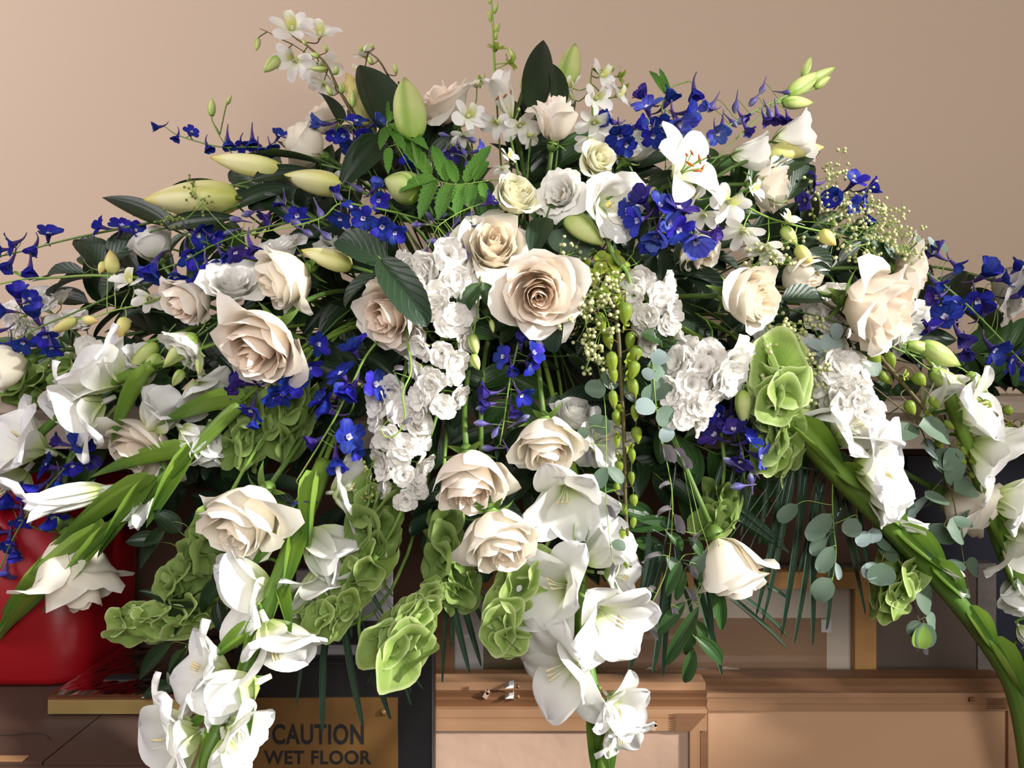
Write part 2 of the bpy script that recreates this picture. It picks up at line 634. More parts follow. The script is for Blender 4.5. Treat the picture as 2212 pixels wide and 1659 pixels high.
def teeth(name, x0, x1, z0, z1, y, n, parent, m, flip=False):  # dark wedges stand in for the shadows of a finger joint
    g = Geo()
    for i in range(n):
        za, zb = z0 + (z1 - z0) * i / n, z0 + (z1 - z0) * (i + 1) / n
        a, b = (x0, x1) if not flip else (x1, x0)
        g.prism([(b, za), (b, zb), (a, (za + zb) / 2)], y, y + 0.0012)
    return local(link(name, g.mesh(name, m, False)), parent)


d = 1.03
t = thing('canvas_back', 'back of a wide pine-framed canvas lined with orange-brown paper', 'picture frame', (0.2, 1.04, 0))
xb0, xb1 = xcol(700, d), xcol(2190, d)
rail('moulding', xb0, xb1, [(d + 0.05, zrow(1476, d)), (d + 0.02, zrow(1478, d)), (d + 0.012, zrow(1490, d)), (d + 0.012, zrow(1497, d)), (d + 0.05, zrow(1497, d))], t, M_DKPINE)
rail('rail', xb0, xb1, [(d + 0.05, zrow(1497, d)), (d, zrow(1497, d)), (d, zrow(1507, d)), (d + 0.002, zrow(1508, d)), (d + 0.002, zrow(1521, d)), (d + 0.0005, zrow(1522, d)), (d + 0.0005, zrow(1536, d)), (d + 0.05, zrow(1536, d))], t, M_PINE)
px_box('stile', 2178, 2215, 1497, 0, d, 0.05, M_PINEV, t, True)
px_box('paper', 690, 2178, 1536, 0, d + 0.006, 0.01, M_KRAFT, t, True)
teeth('finger_joint', xcol(2130, d), xcol(2175, d), zrow(1532, d), zrow(1508, d), d - 0.0012, 6, t, M_DKPINE)
local(link('rail_notch', Geo().box((xcol(2098, d), d - 0.0012, zrow(1510, d)), (0.006, 0.003, 0.006)).mesh('rail_notch', M_DKPINE, False)), t)

d = 0.985
t = thing('canvas_back', 'back of a smaller stepped pine frame with crumpled pinkish paper beside the black sign', 'picture frame', (0, 1.0, 0))
xc0, xc1 = xcol(760, d), xcol(1527, d)
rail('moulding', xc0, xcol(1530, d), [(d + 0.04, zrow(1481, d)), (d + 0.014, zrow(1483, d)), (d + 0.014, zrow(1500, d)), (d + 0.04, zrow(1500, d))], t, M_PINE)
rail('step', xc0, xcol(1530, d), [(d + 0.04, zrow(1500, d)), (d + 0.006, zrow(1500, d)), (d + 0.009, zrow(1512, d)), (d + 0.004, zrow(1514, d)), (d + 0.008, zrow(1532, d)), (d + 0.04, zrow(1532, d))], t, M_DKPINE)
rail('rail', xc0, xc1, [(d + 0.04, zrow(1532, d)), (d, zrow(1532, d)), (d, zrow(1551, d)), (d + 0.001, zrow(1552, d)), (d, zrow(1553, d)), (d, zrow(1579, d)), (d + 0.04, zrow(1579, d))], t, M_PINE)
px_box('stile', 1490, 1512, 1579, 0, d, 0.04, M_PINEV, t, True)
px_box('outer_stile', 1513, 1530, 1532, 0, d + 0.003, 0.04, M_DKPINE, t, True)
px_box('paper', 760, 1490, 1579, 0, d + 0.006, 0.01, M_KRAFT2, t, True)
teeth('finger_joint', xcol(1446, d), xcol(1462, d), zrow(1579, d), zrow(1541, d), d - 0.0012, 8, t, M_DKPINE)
local(link('corner_shadow_block', Geo().prism([(xcol(1462, d), zrow(1541, d)), (xcol(1462, d), zrow(1579, d)), (xcol(1492, d), zrow(1579, d)), (xcol(1527, d), zrow(1541, d))], d - 0.0012, d).mesh('corner_block', M_DKPINE, False)), t)  # thin dark sheet standing in for shade at the frame corner
teeth('finger_joint', xcol(998, d), xcol(1012, d), zrow(1510, d), zrow(1492, d), d + 0.0125, 5, t, M_DKPINE)
for px, py, dd in ((1050, 1500, d + 0.004), (1412, 1569, d - 0.006)):
    g = Geo()
    c = at(px, py, dd)
    g.box((c.x, c.y, c.z), (0.006, 0.006, 0.008), Matrix.Rotation(0.5, 3, 'Y'))
    g.box((c.x + 0.002, c.y, c.z + 0.003), (0.004, 0.006, 0.004), Matrix.Rotation(-0.4, 3, 'Y'))
    local(link('paper_wad', g.mesh('paper_wad', M_KRAFT2, False)), t)
for py in (1483, 1505):
    c = at(1098, py, d)
    cl = local(link('clip', Geo().prism([(c.x - 0.004, c.z - 0.0015), (c.x + 0.006, c.z - 0.001), (c.x + 0.007, c.z + 0.003), (c.x + 0.001, c.z + 0.002)], d - 0.003, d + 0.0125).mesh('clip', M_METAL, False)), t)
    g = Geo().lathe([(0.0, 0), (0.002, 0.0004), (0.0028, 0.002), (0.002, 0.004), (0, 0.0045)], 10)
    g.xf(frame((0, -1, 0), (1, 0, 0), loc=(c.x + 0.0115, d + 0.002, c.z)))
    local(link('clip_pin', g.mesh('clip_pin', M_DKPINE)), t)

# pale board and black sign
t = thing('board', 'pale grey board behind the handle of the black sign', 'board', (-0.19, 0.99, 0))
px_box('panel', 640, 846, 1233, 0, 0.965, 0.012, M_GREY, t, True)
d = 0.935
t = thing('floor_sign', 'black floor sign with a gold plate of black capitals', 'sign', (-0.2, d, 0))
# panel with rounded handle slot
xl, xr, zt = xcol(508, d), xcol(938, d), zrow(1352, d)
sx0, sx1, sz0, sz1 = xcol(612, d), xcol(812, d), zrow(1428, d), zrow(1393, d)
g = Geo()
g.prism([(xl, 0), (xl, zt - 0.012), (xl + 0.004, zt - 0.004), (xl + 0.012, zt), (sx0, zt), (sx0, 0)], d, d + 0.02)
g.prism([(sx1, 0), (sx1, zt), (xr - 0.012, zt), (xr - 0.004, zt - 0.004), (xr, zt - 0.012), (xr, 0)], d, d + 0.02)
g.prism([(sx0, sz1), (sx0, zt), (sx1, zt), (sx1, sz1)], d, d + 0.02)
g.prism([(sx0, 0), (sx0, sz0), (sx1, sz0), (sx1, 0)], d, d + 0.02)
for cx, cz, a0 in ((sx0, sz0, PI), (sx1, sz0, 1.5 * PI), (sx1, sz1, 0), (sx0, sz1, PI / 2)):
    r = 0.007
    ox, oz = cx + (r if cx == sx0 else -r), cz + (r if cz == sz0 else -r)
    arc = [(ox + r * math.cos(a0 + k * PI / 12), oz + r * math.sin(a0 + k * PI / 12)) for k in range(7)]
    g.prism([(cx, cz)] + arc, d, d + 0.02)
local(link('panel', g.mesh('sign_panel', M_BLACK, False)), t)
rim = Geo()
rim.tube([(x, d - 0.0005, z) for x, z in ((sx0 - .003, sz1), (sx0 - .003, sz0 + .004), (sx0, sz0 - .002), (sx0 + .004, sz0 - .003), (sx1 - .004, sz0 - .003), (sx1, sz0 - .002), (sx1 + .003, sz0 + .004), (sx1 + .003, sz1))], 0.0012, 6)
local(link('slot_rim', rim.mesh('slot_rim', M_BLACK)), t)
M_LIP = solid_mat('grey_black_edge', lin(70, 66, 66), 0.4)
px_box('edge_lip', 933, 937, 1368, 0, d - 0.0012, 0.0012, M_LIP, t, True)
plate = px_box('plate', 520, 859, 1508, 1900, d - 0.003, 0.003, M_GOLDP, t)
for px in (828, 548):
    c = at(px, 1538, d - 0.003)
    g = Geo().lathe([(0.0046, 0), (0.0044, 0.0015), (0.003, 0.0032), (0, 0.004)], 14)
    g.xf(frame((0, -1, 0), (0, 0, 1), loc=c))
    local(link('screw', g.mesh('screw', M_GOLDP)), t)


def lettering(text, px0, px1, py0, py1, d, parent):
    cu = bpy.data.curves.new('lettering', 'FONT')
    cu.body = text
    cu.extrude = 0.02
    cu.offset = 0.025
    cu.space_character = 1.08
    ob = bpy.data.objects.new('lettering_source', cu)
    COL.objects.link(ob)
    bpy.context.view_layer.update()
    me = bpy.data.meshes.new_from_object(ob.evaluated_get(bpy.context.evaluated_depsgraph_get()))
    bpy.data.objects.remove(ob)
    n = len(me.vertices)
    V = np.zeros(n * 3, np.float32)
    me.vertices.foreach_get('co', V)
    V = V.reshape(-1, 3)
    lo, hi = V.min(0), V.max(0)
    N = (V - lo) / (hi - lo)
    a, b = at(px0, py1, d), at(px1, py0, d)
    out = np.stack([a.x + N[:, 0] * (b.x - a.x), d - N[:, 2] * 0.0006, a.z + N[:, 1] * (b.z - a.z)], 1)
    me.vertices.foreach_set('co', out.astype(np.float32).ravel())
    me.materials.clear()
    me.materials.append(M_INK)
    me.update()
    return local(link('lettering', me), parent)


lettering('CAUTION', 588, 786, 1564, 1608, d - 0.003, t)
lettering('WET FLOOR', 570, 802, 1621, 1651, d - 0.003, t)

# cardboard box, wrapped frame and red bin at the left
BZ = 0.886
t = thing('cardboard_box', 'large brown cardboard box under the red bin', 'box', (-0.7, 0.96, 0))
x0, x1, y0, y1 = -1.12, -0.325, 0.777, 1.165
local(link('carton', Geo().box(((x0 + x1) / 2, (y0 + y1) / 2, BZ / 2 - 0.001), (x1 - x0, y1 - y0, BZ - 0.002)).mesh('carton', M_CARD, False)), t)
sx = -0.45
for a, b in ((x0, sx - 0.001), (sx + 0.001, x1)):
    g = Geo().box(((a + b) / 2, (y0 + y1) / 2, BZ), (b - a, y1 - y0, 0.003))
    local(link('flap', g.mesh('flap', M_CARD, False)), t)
g = Geo().box((x0 + 0.55, y0 + 0.006, BZ + 0.002), (0.2, 0.012, 0.0006))
local(link('tape', g.mesh('tape', M_CARDEDGE, False)), t)  # lighter strip along the front edge of the box top
g = Geo().tube(smooth_path([Vector((-0.545, 0.86, BZ + 0.002)), Vector((-0.53, 0.835, BZ + 0.002)), Vector((-0.49, 0.84, BZ + 0.002)), Vector((-0.47, 0.825, BZ + 0.002))]), 0.0004, 5)
local(link('loose_hair', g.mesh('loose_hair', M_INK)), t)

ZF = BZ + 0.003
t = thing('wrapped_frame', 'flat reddish picture frame wrapped in clear plastic on the cardboard box', 'picture frame', (-0.42, 0.97, ZF))
fx0, fx1, fy0, fy1, h = -0.508, -0.335, 0.887, 1.08, 0.018
w = 0.034
for nm, c, s, m in (('rail', ((fx0 + fx1) / 2, fy0 + w / 2, ZF + h / 2), (fx1 - fx0, w, h), M_MAHOG), ('rail', ((fx0 + fx1) / 2, fy1 - w / 2, ZF + h / 2), (fx1 - fx0, w, h), M_MAHOG),
                    ('stile', (fx0 + w / 2, (fy0 + fy1) / 2, ZF + h / 2), (w, fy1 - fy0 - 2 * w, h), M_MAHOG), ('stile', (fx1 - w / 2, (fy0 + fy1) / 2, ZF + h / 2), (w, fy1 - fy0 - 2 * w, h), M_MAHOG),
                    ('front_edge', ((fx0 + fx1) / 2, fy0 - 0.001, ZF + h / 2 - 0.001), (fx1 - fx0 - 0.002, 0.002, h - 0.003), M_CREAM),
                    ('inner_board', ((fx0 + fx1) / 2, (fy0 + fy1) / 2, ZF + h / 2), (fx1 - fx0 - 2 * w, fy1 - fy0 - 2 * w, 0.006), M_MAHOG),
                    ('gilt_line', ((fx0 + fx1) / 2 + w / 2, fy0 + w + 0.003, ZF + h), (fx1 - fx0 - 2 * w, 0.003, 0.003), M_CREAM),
                    ('black_slip', ((fx0 + fx1) / 2 + w / 2, fy0 + w + 0.014, ZF + h + 0.002), (fx1 - fx0 - 2 * w + 0.02, 0.018, 0.006), M_INK)):
    local(link(nm, Geo().box(c, s).mesh(nm, m, False)), t)
# wrinkled plastic
rr = np.random.RandomState(3)
n1, n2 = 26, 26
P = np.zeros((n1, n2, 3))
for i in range(n1):
    for j in range(n2):
        a, b = i / (n1 - 1) * 2 - 1, j / (n2 - 1) * 2 - 1
        ex, ey = max(0, abs(a) - 0.86) / 0.14, max(0, abs(b) - 0.86) / 0.14
        P[i, j] = ((fx0 + fx1) / 2 + a * (0.5 * (fx1 - fx0) + 0.006), (fy0 + fy1) / 2 + b * (0.5 * (fy1 - fy0) + 0.008), ZF + 0.0015 + (h + 0.003) * (1 - max(ex, ey) ** 3))
P += rr.normal(0, 0.0004, P.shape)
P[:, :, 2] = np.maximum(P[:, :, 2], ZF + 0.0005)
local(link('plastic_wrap', Geo().grid(P, np.full(P.shape, 0.5)).mesh('plastic_wrap', M_FILM, False)), t)

t = thing('plastic_bin', 'red plastic bin with rounded corners behind the left gladiolus', 'bin', (-0.72, 1.06, ZF))
bx0, bx1, by0, by1, bh = -0.93, -0.518, 0.965, 1.14, 0.235


def rrect(x0, x1, y0, y1, r, n=8):
    out = []
    for cx, cy, a in ((x1 - r, y0 + r, -PI / 2), (x1 - r, y1 - r, 0), (x0 + r, y1 - r, PI / 2), (x0 + r, y0 + r, PI)):
        out += [(cx + r * math.cos(a + k * PI / 2 / n), cy + r * math.sin(a + k * PI / 2 / n)) for k in range(n + 1)]
    return out


def ring_body(levels):
    base = [rrect(bx0 - e, bx1 + e, by0 - e, by1 + e, max(0.004, 0.04 + e)) for e, z in levels]
    P = np.array([[(x, y, ZF + z) for x, y in ring] for ring, (e, z) in zip(base, levels)])
    return Geo().grid(P, np.full(P.shape, 0.5), close=True)


g = ring_body([(-0.05, 0.0), (-0.006, 0.0), (-0.002, 0.003), (0.0, 0.01), (0.006, bh), (0.004, bh), (-0.003, 0.012), (-0.05, 0.006)])
local(link('tub', g.mesh('tub', M_RED)), t)
g = ring_body([(0.006, bh - 0.02), (0.012, bh - 0.02), (0.014, bh - 0.016), (0.014, bh - 0.002), (0.012, bh), (0.005, bh)])
local(link('rim', g.mesh('rim', M_RED)), t)

# ------------------------------------------------------------------ plant materials
ROSE_W = lin(240, 231, 220)
M_ROSE = plant_mat('cream_rose_petal', [(0.0, lin(222, 220, 170)), (0.2, lin(248, 239, 218)), (0.75, lin(251, 244, 229)), (1.0, lin(252, 248, 238))], 0.32, 0.55, 0.02, 0.25,
                   layer=(0.46, lin(250, 225, 188)))
M_ROSEP = plant_mat('blush_rose_petal', [(0.0, lin(222, 218, 172)), (0.2, lin(249, 236, 218)), (0.75, lin(251, 242, 228)), (1.0, lin(252, 247, 239))], 0.32, 0.55, 0.02, 0.25,
                    layer=(0.52, lin(252, 219, 190)))
M_ROSEY = plant_mat('ivory_rose_petal', [(0.0, lin(206, 208, 140)), (0.3, lin(236, 233, 190)), (0.8, lin(246, 243, 220)), (1.0, lin(249, 247, 230))], 0.30, 0.55, 0.02, 0.25,
                    layer=(0.4, lin(240, 232, 180)))
M_WHITE = plant_mat('white_ruffled_petal', [(0.0, lin(196, 208, 140)), (0.18, lin(230, 234, 206)), (0.4, lin(243, 241, 232)), (1.0, lin(247, 245, 240))], 0.34, 0.55, 0.03, 0.2)
M_GLAD = plant_mat('white_gladiolus_petal', [(0.0, lin(176, 196, 104)), (0.16, lin(218, 228, 170)), (0.36, lin(240, 240, 230)), (1.0, lin(245, 244, 246))], 0.36, 0.5, 0.02, 0.25,
                   stripe=(46, 0.05, lin(215, 215, 205)))
M_LILY = plant_mat('white_lily_petal', [(0.0, lin(190, 204, 120)), (0.15, lin(234, 234, 202)), (0.4, lin(244, 240, 230)), (1.0, lin(246, 242, 238))], 0.3, 0.45, 0.02, 0.3,
                   stripe=(30, 0.06, lin(222, 220, 190)))
M_LILYBUD = plant_mat('cream_lily_bud', [(0.0, lin(190, 196, 100)), (0.25, lin(228, 226, 158)), (0.7, lin(240, 236, 186)), (0.95, lin(226, 214, 120)), (1.0, lin(170, 150, 60))], 0.25, 0.45, 0.05, 0.3,
                      stripe=(6 * PI, 0.55, lin(200, 196, 96), 6.0))
M_LIMEBUD = plant_mat('lime_lily_bud', [(0.0, lin(150, 180, 74)), (0.35, lin(210, 220, 146)), (0.8, lin(218, 226, 150)), (1.0, lin(140, 166, 70))], 0.25, 0.45, 0.05, 0.3,
                      stripe=(6 * PI, 0.6, lin(116, 156, 44), 5.0))
M_YELBUD = plant_mat('yellow_bud', [(0.0, lin(206, 208, 124)), (0.5, lin(238, 228, 150)), (1.0, lin(234, 202, 122))], 0.25, 0.45, 0.06, 0.3)
M_ORCH = plant_mat('white_orchid_petal', [(0.0, lin(206, 214, 136)), (0.2, lin(236, 238, 216)), (0.5, lin(244, 242, 238)), (1.0, lin(244, 240, 240))], 0.36, 0.5, 0.03, 0.25)
M_ORLIP = plant_mat('orchid_lip', [(0.0, lin(186, 200, 84)), (0.4, lin(220, 222, 130)), (0.8, lin(240, 240, 220)), (1.0, lin(244, 242, 238))], 0.3, 0.5, 0.03, 0.25)
M_GRORCH = plant_mat('lime_orchid_bud', [(0.0, lin(116, 142, 50)), (0.5, lin(144, 164, 54)), (1.0, lin(166, 180, 72))], 0.3, 0.45, 0.10, 0.35)
M_DELPH = plant_mat('blue_delphinium_sepal', [(0.0, lin(84, 84, 170)), (0.3, lin(44, 58, 172)), (1.0, lin(38, 52, 160))], 0.30, 0.5, 0.35, 0.2,
                    stripe=(17, 0.5, lin(32, 30, 106), 3.0), hue=0.025)
M_DELPHL = plant_mat('pale_blue_delphinium_sepal', [(0.0, lin(150, 154, 210)), (0.4, lin(92, 108, 198)), (1.0, lin(66, 84, 188))], 0.30, 0.5, 0.2, 0.2,
                     stripe=(17, 0.45, lin(60, 54, 138), 3.0), hue=0.025)
M_DELPHP = plant_mat('violet_delphinium_sepal', [(0.0, lin(92, 76, 136)), (0.4, lin(62, 50, 134)), (1.0, lin(52, 42, 128))], 0.30, 0.5, 0.25, 0.2,
                     stripe=(17, 0.45, lin(40, 28, 86), 3.0), hue=0.025)
M_SPUR = plant_mat('violet_spur', [(0.0, lin(70, 54, 130)), (0.5, lin(74, 56, 112)), (1.0, lin(110, 92, 124))], 0.15, 0.55, 0.2, 0.25)
M_DBUD = plant_mat('violet_grey_bud', [(0.0, lin(120, 100, 130)), (0.4, lin(92, 80, 128)), (0.75, lin(96, 90, 156)), (1.0, lin(150, 150, 170))], 0.15, 0.5, 0.2, 0.3,
                   stripe=(5 * 2 * PI, 0.5, lin(52, 40, 96), 3.0))
M_EYE = plant_mat('pale_delphinium_eye', [(0.0, lin(120, 110, 180)), (0.6, lin(210, 206, 226)), (1.0, lin(226, 224, 230))], 0.3, 0.5, 0.15)
M_STOCK = plant_mat('white_stock_petal', [(0.0, lin(170, 186, 100)), (0.2, lin(234, 234, 208)), (0.45, lin(248, 244, 236)), (1.0, lin(251, 248, 243))], 0.38, 0.6, 0.03, 0.2)
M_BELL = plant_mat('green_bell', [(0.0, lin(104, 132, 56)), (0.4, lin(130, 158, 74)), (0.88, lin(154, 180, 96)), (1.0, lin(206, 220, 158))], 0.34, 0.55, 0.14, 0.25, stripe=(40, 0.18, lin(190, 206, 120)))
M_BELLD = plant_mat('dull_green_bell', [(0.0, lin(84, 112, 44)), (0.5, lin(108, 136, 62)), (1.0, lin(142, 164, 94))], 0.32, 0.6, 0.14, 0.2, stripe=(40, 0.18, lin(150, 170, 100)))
M_STEM = plant_mat('green_stem', [(0.0, lin(62, 88, 34)), (1.0, lin(112, 144, 62))], 0.0, 0.5, 0.12, 0.35)
M_STEMB = plant_mat('brownish_stem', [(0.0, lin(70, 66, 34)), (1.0, lin(104, 92, 56))], 0.0, 0.55, 0.12, 0.3)
M_STEML = plant_mat('fresh_stem', [(0.0, lin(96, 134, 48)), (1.0, lin(150, 180, 84))], 0.1, 0.5, 0.1, 0.35)
M_BRACT = plant_mat('gladiolus_bract', [(0.0, lin(132, 162, 70)), (0.3, lin(126, 158, 60)), (0.75, lin(86, 128, 52)), (1.0, lin(112, 138, 62))], 0.26, 0.42, 0.12, 0.4, stripe=(50, 0.16, lin(156, 182, 92), 2.0))
M_LEAFD = plant_mat('dark_glossy_leaf', [(0.0, lin(36, 52, 26)), (0.6, lin(29, 47, 28)), (1.0, lin(26, 42, 26))], 0.10, 0.40, 0.22, 0.3, stripe=(34, 0.12, lin(28, 46, 30), 2.0), bump=0.12)
M_LEAFR = plant_mat('rose_leaf', [(0.0, lin(38, 56, 34)), (1.0, lin(33, 53, 37))], 0.10, 0.42, 0.18, 0.35, pinnate=(7, 5, 0.22, lin(62, 86, 60)), bump=0.3)
M_LEAFG = plant_mat('mid_green_leaf', [(0.0, lin(52, 82, 36)), (1.0, lin(42, 76, 37))], 0.2, 0.4, 0.2, 0.4, stripe=(30, 0.15, lin(92, 126, 66), 2.0), bump=0.15)
M_FERN = plant_mat('bright_serrated_leaf', [(0.0, lin(84, 128, 44)), (1.0, lin(72, 122, 46))], 0.35, 0.5, 0.18, 0.3, pinnate=(10, 3, 0.5, lin(112, 152, 66)), bump=0.4)
M_PALM = plant_mat('palm_leaflet', [(0.0, lin(40, 62, 44)), (1.0, lin(50, 74, 56))], 0.06, 0.24, 0.15, 0.7, stripe=(26, 0.4, lin(92, 114, 100), 3.0))
M_EUC = plant_mat('silver_green_leaf', [(0.0, lin(86, 108, 82)), (0.6, lin(92, 114, 94)), (1.0, lin(98, 120, 102))], 0.2, 0.5, 0.2, 0.35, mottle=(60, 0.3, lin(118, 138, 126)), hue=0.03)
M_EUCB = plant_mat('blue_grey_leaf', [(0.0, lin(128, 148, 138)), (1.0, lin(150, 168, 168))], 0.22, 0.5, 0.15, 0.35, mottle=(60, 0.4, lin(172, 186, 190)))
M_WITHER = plant_mat('withered_grey_leaf', [(0.0, lin(120, 116, 108)), (1.0, lin(150, 148, 158))], 0.2, 0.6, 0.2, 0.2, mottle=(90, 0.5, lin(98, 88, 104)))
M_BERRY = plant_mat('cream_seed_bead', [(0.0, lin(150, 164, 90)), (0.5, lin(204, 204, 148)), (1.0, lin(222, 220, 172))], 0.2, 0.45, 0.06, 0.35)
M_BERRYD = plant_mat('green_seed_bead', [(0.0, lin(120, 130, 60)), (1.0, lin(160, 164, 96))], 0.2, 0.45, 0.06, 0.35)
M_ANTHER = plant_mat('rust_anther', [(0, lin(150, 78, 30)), (1, lin(184, 104, 50))], 0, 0.8, 0.1, 0.1)
M_STIGMA = plant_mat('dark_stigma', [(0, lin(44, 22, 28)), (1, lin(52, 26, 32))], 0, 0.5, 0.1, 0.3)
M_STAMEN = plant_mat('pale_stamen', [(0, lin(214, 222, 160)), (0.7, lin(238, 236, 214)), (1, lin(236, 220, 170))], 0.2, 0.5, 0.05, 0.3)
M_POT = solid_mat('dark_green_plastic', lin(22, 34, 26), 0.5)
M_FOAM = solid_mat('floral_foam', lin(38, 62, 36), 0.95, noise=(200, 0.5, lin(28, 46, 26)))

RNG = np.random.RandomState(42)


# ------------------------------------------------------------------ petals and leaves as sheets
def strip(L, Wd, th0, th1, a=0.6, b=0.5, w0=0.0, cup=0.2, ruf=0.0, rf=3.0, twist=0.0, bend=1.5, nu=8, nv=4, fold=0.0,
          serr=0.0, ns=9, seed=0, rnd=0.5, side=0.0, notch=0.0):
    """petal or leaf growing from the origin along +Z and leaning to +X by th0 (base) .. th1 (tip) degrees"""
    r = np.random.RandomState(seed + 1000)
    s = np.linspace(0, 1, nu + 1)
    u = s * (1.35 - 0.35 * s) if not serr else s
    th = np.radians(th0 + (th1 - th0) * u ** bend)
    du = np.diff(u, prepend=0)
    thm = np.concatenate([[th[0]], (th[1:] + th[:-1]) / 2])
    x = np.cumsum(np.sin(thm) * du) * L
    z = np.cumsum(np.cos(thm) * du) * L
    uu = np.clip(u, 1e-5, 1 - 1e-5)
    w = uu ** a * (1 - uu) ** b
    um = a / (a + b)
    w = w / (um ** a * (1 - um) ** b)
    w = np.maximum(w, w0 * (1 - u))
    w[-1] = max(w[-1], 0.0)
    if serr:
        w = w * (1 + serr * ((u * ns) % 1.0 - 0.5))
    w = w * Wd / 2
    V = np.linspace(-1, 1, nv + 1)
    ph = r.uniform(0, 6.28, 3)
    U2, V2 = np.meshgrid(u, V, indexing='ij')
    w2 = w[:, None]
    off = cup * w2 * V2 ** 2 + fold * w2 * np.abs(V2)
    if ruf:
        off = off + ruf * Wd * (U2 ** 1.5) * (0.25 + 0.75 * np.abs(V2)) * (np.sin(rf * V2 * 2 + ph[0] + 3 * U2) + 0.5 * np.sin(rf * 1.9 * V2 + ph[1] + 7 * U2))
    yy = w2 * V2 * (1 - 0.12 * abs(cup) * V2 ** 2)
    lift = -notch * L * (1 - np.abs(V2)) ** 2 * U2 ** 6 * 0.2
    tw = twist * U2
    y2 = yy * np.cos(tw) - off * np.sin(tw)
    o2 = yy * np.sin(tw) + off * np.cos(tw)
    nx, nz = -np.cos(th)[:, None], np.sin(th)[:, None]
    tx, tz = np.sin(th)[:, None], np.cos(th)[:, None]
    P = np.zeros(U2.shape + (3,))
    P[:, :, 0] = x[:, None] + nx * o2 + tx * lift
    P[:, :, 1] = y2 + side * L * U2 ** 2
    P[:, :, 2] = z[:, None] + nz * o2 + tz * lift
    A = np.stack([U2, (V2 + 1) / 2, np.full(U2.shape, rnd)], -1)
    return P, A


def strip_mesh(name, m, **k):
    return Geo().grid(*strip(**k)).mesh(name, m)


def rose_petal(R, H, A, flare=0.0, curl=0.0, closein=0.0, seed=0, layer=0.0, nu=9, nv=8, point=0.06, ruf=0.03, z0=0.0, spiral=0.12):
    r = np.random.RandomState(seed)
    u = np.linspace(0, 1, nu + 1) ** 0.8
    v = np.linspace(-1, 1, nv + 1)
    U, V = np.meshgrid(u, v, indexing='ij')
    ph = r.uniform(0, 6.28, 4)
    top = 1 - 0.30 * np.abs(V) ** 2.6 + point * np.maximum(0, 1 - np.abs(V + r.uniform(-.3, .3)) * 2.2) * U ** 3
    T = U * top
    wid = np.clip(0.28 + 0.72 * np.clip(U * 1.7, 0, 1) ** 0.8, 0, 1)
    phi = np.radians(A) / 2 * V * wid
    rad = R * (1 - (1 - np.clip(T, 0, 1)) ** 2.4) ** 0.62
    rad = rad - R * closein * np.clip(T - 0.45, 0, 1) ** 1.5 * 1.6
    rad = rad + R * flare * np.clip(T, 0, 1.1) ** 3.5
    k = np.clip((T - 0.70) / 0.30, 0, 1.2)
    curl = curl * (0.75 + 0.7 * np.sin(1.9 * V + ph[3]))
    point = point
    rad = rad + curl * 0.30 * k ** 1.4
    z = H * T - curl * 0.34 * k ** 2.2
    rad = rad * (1 + spiral * V)
    rad = rad + ruf * T ** 3 * (np.sin(3.1 * V + ph[0]) + 0.6 * np.sin(6.3 * V + ph[1]))
    z = z + ruf * 0.8 * T ** 3 * np.sin(4.2 * V + ph[2])
    P = np.stack([rad * np.cos(phi), rad * np.sin(phi), z + z0], -1)
    Aa = np.stack([np.clip(U, 0, 1), (V + 1) / 2, np.full(U.shape, layer)], -1)
    return P, Aa


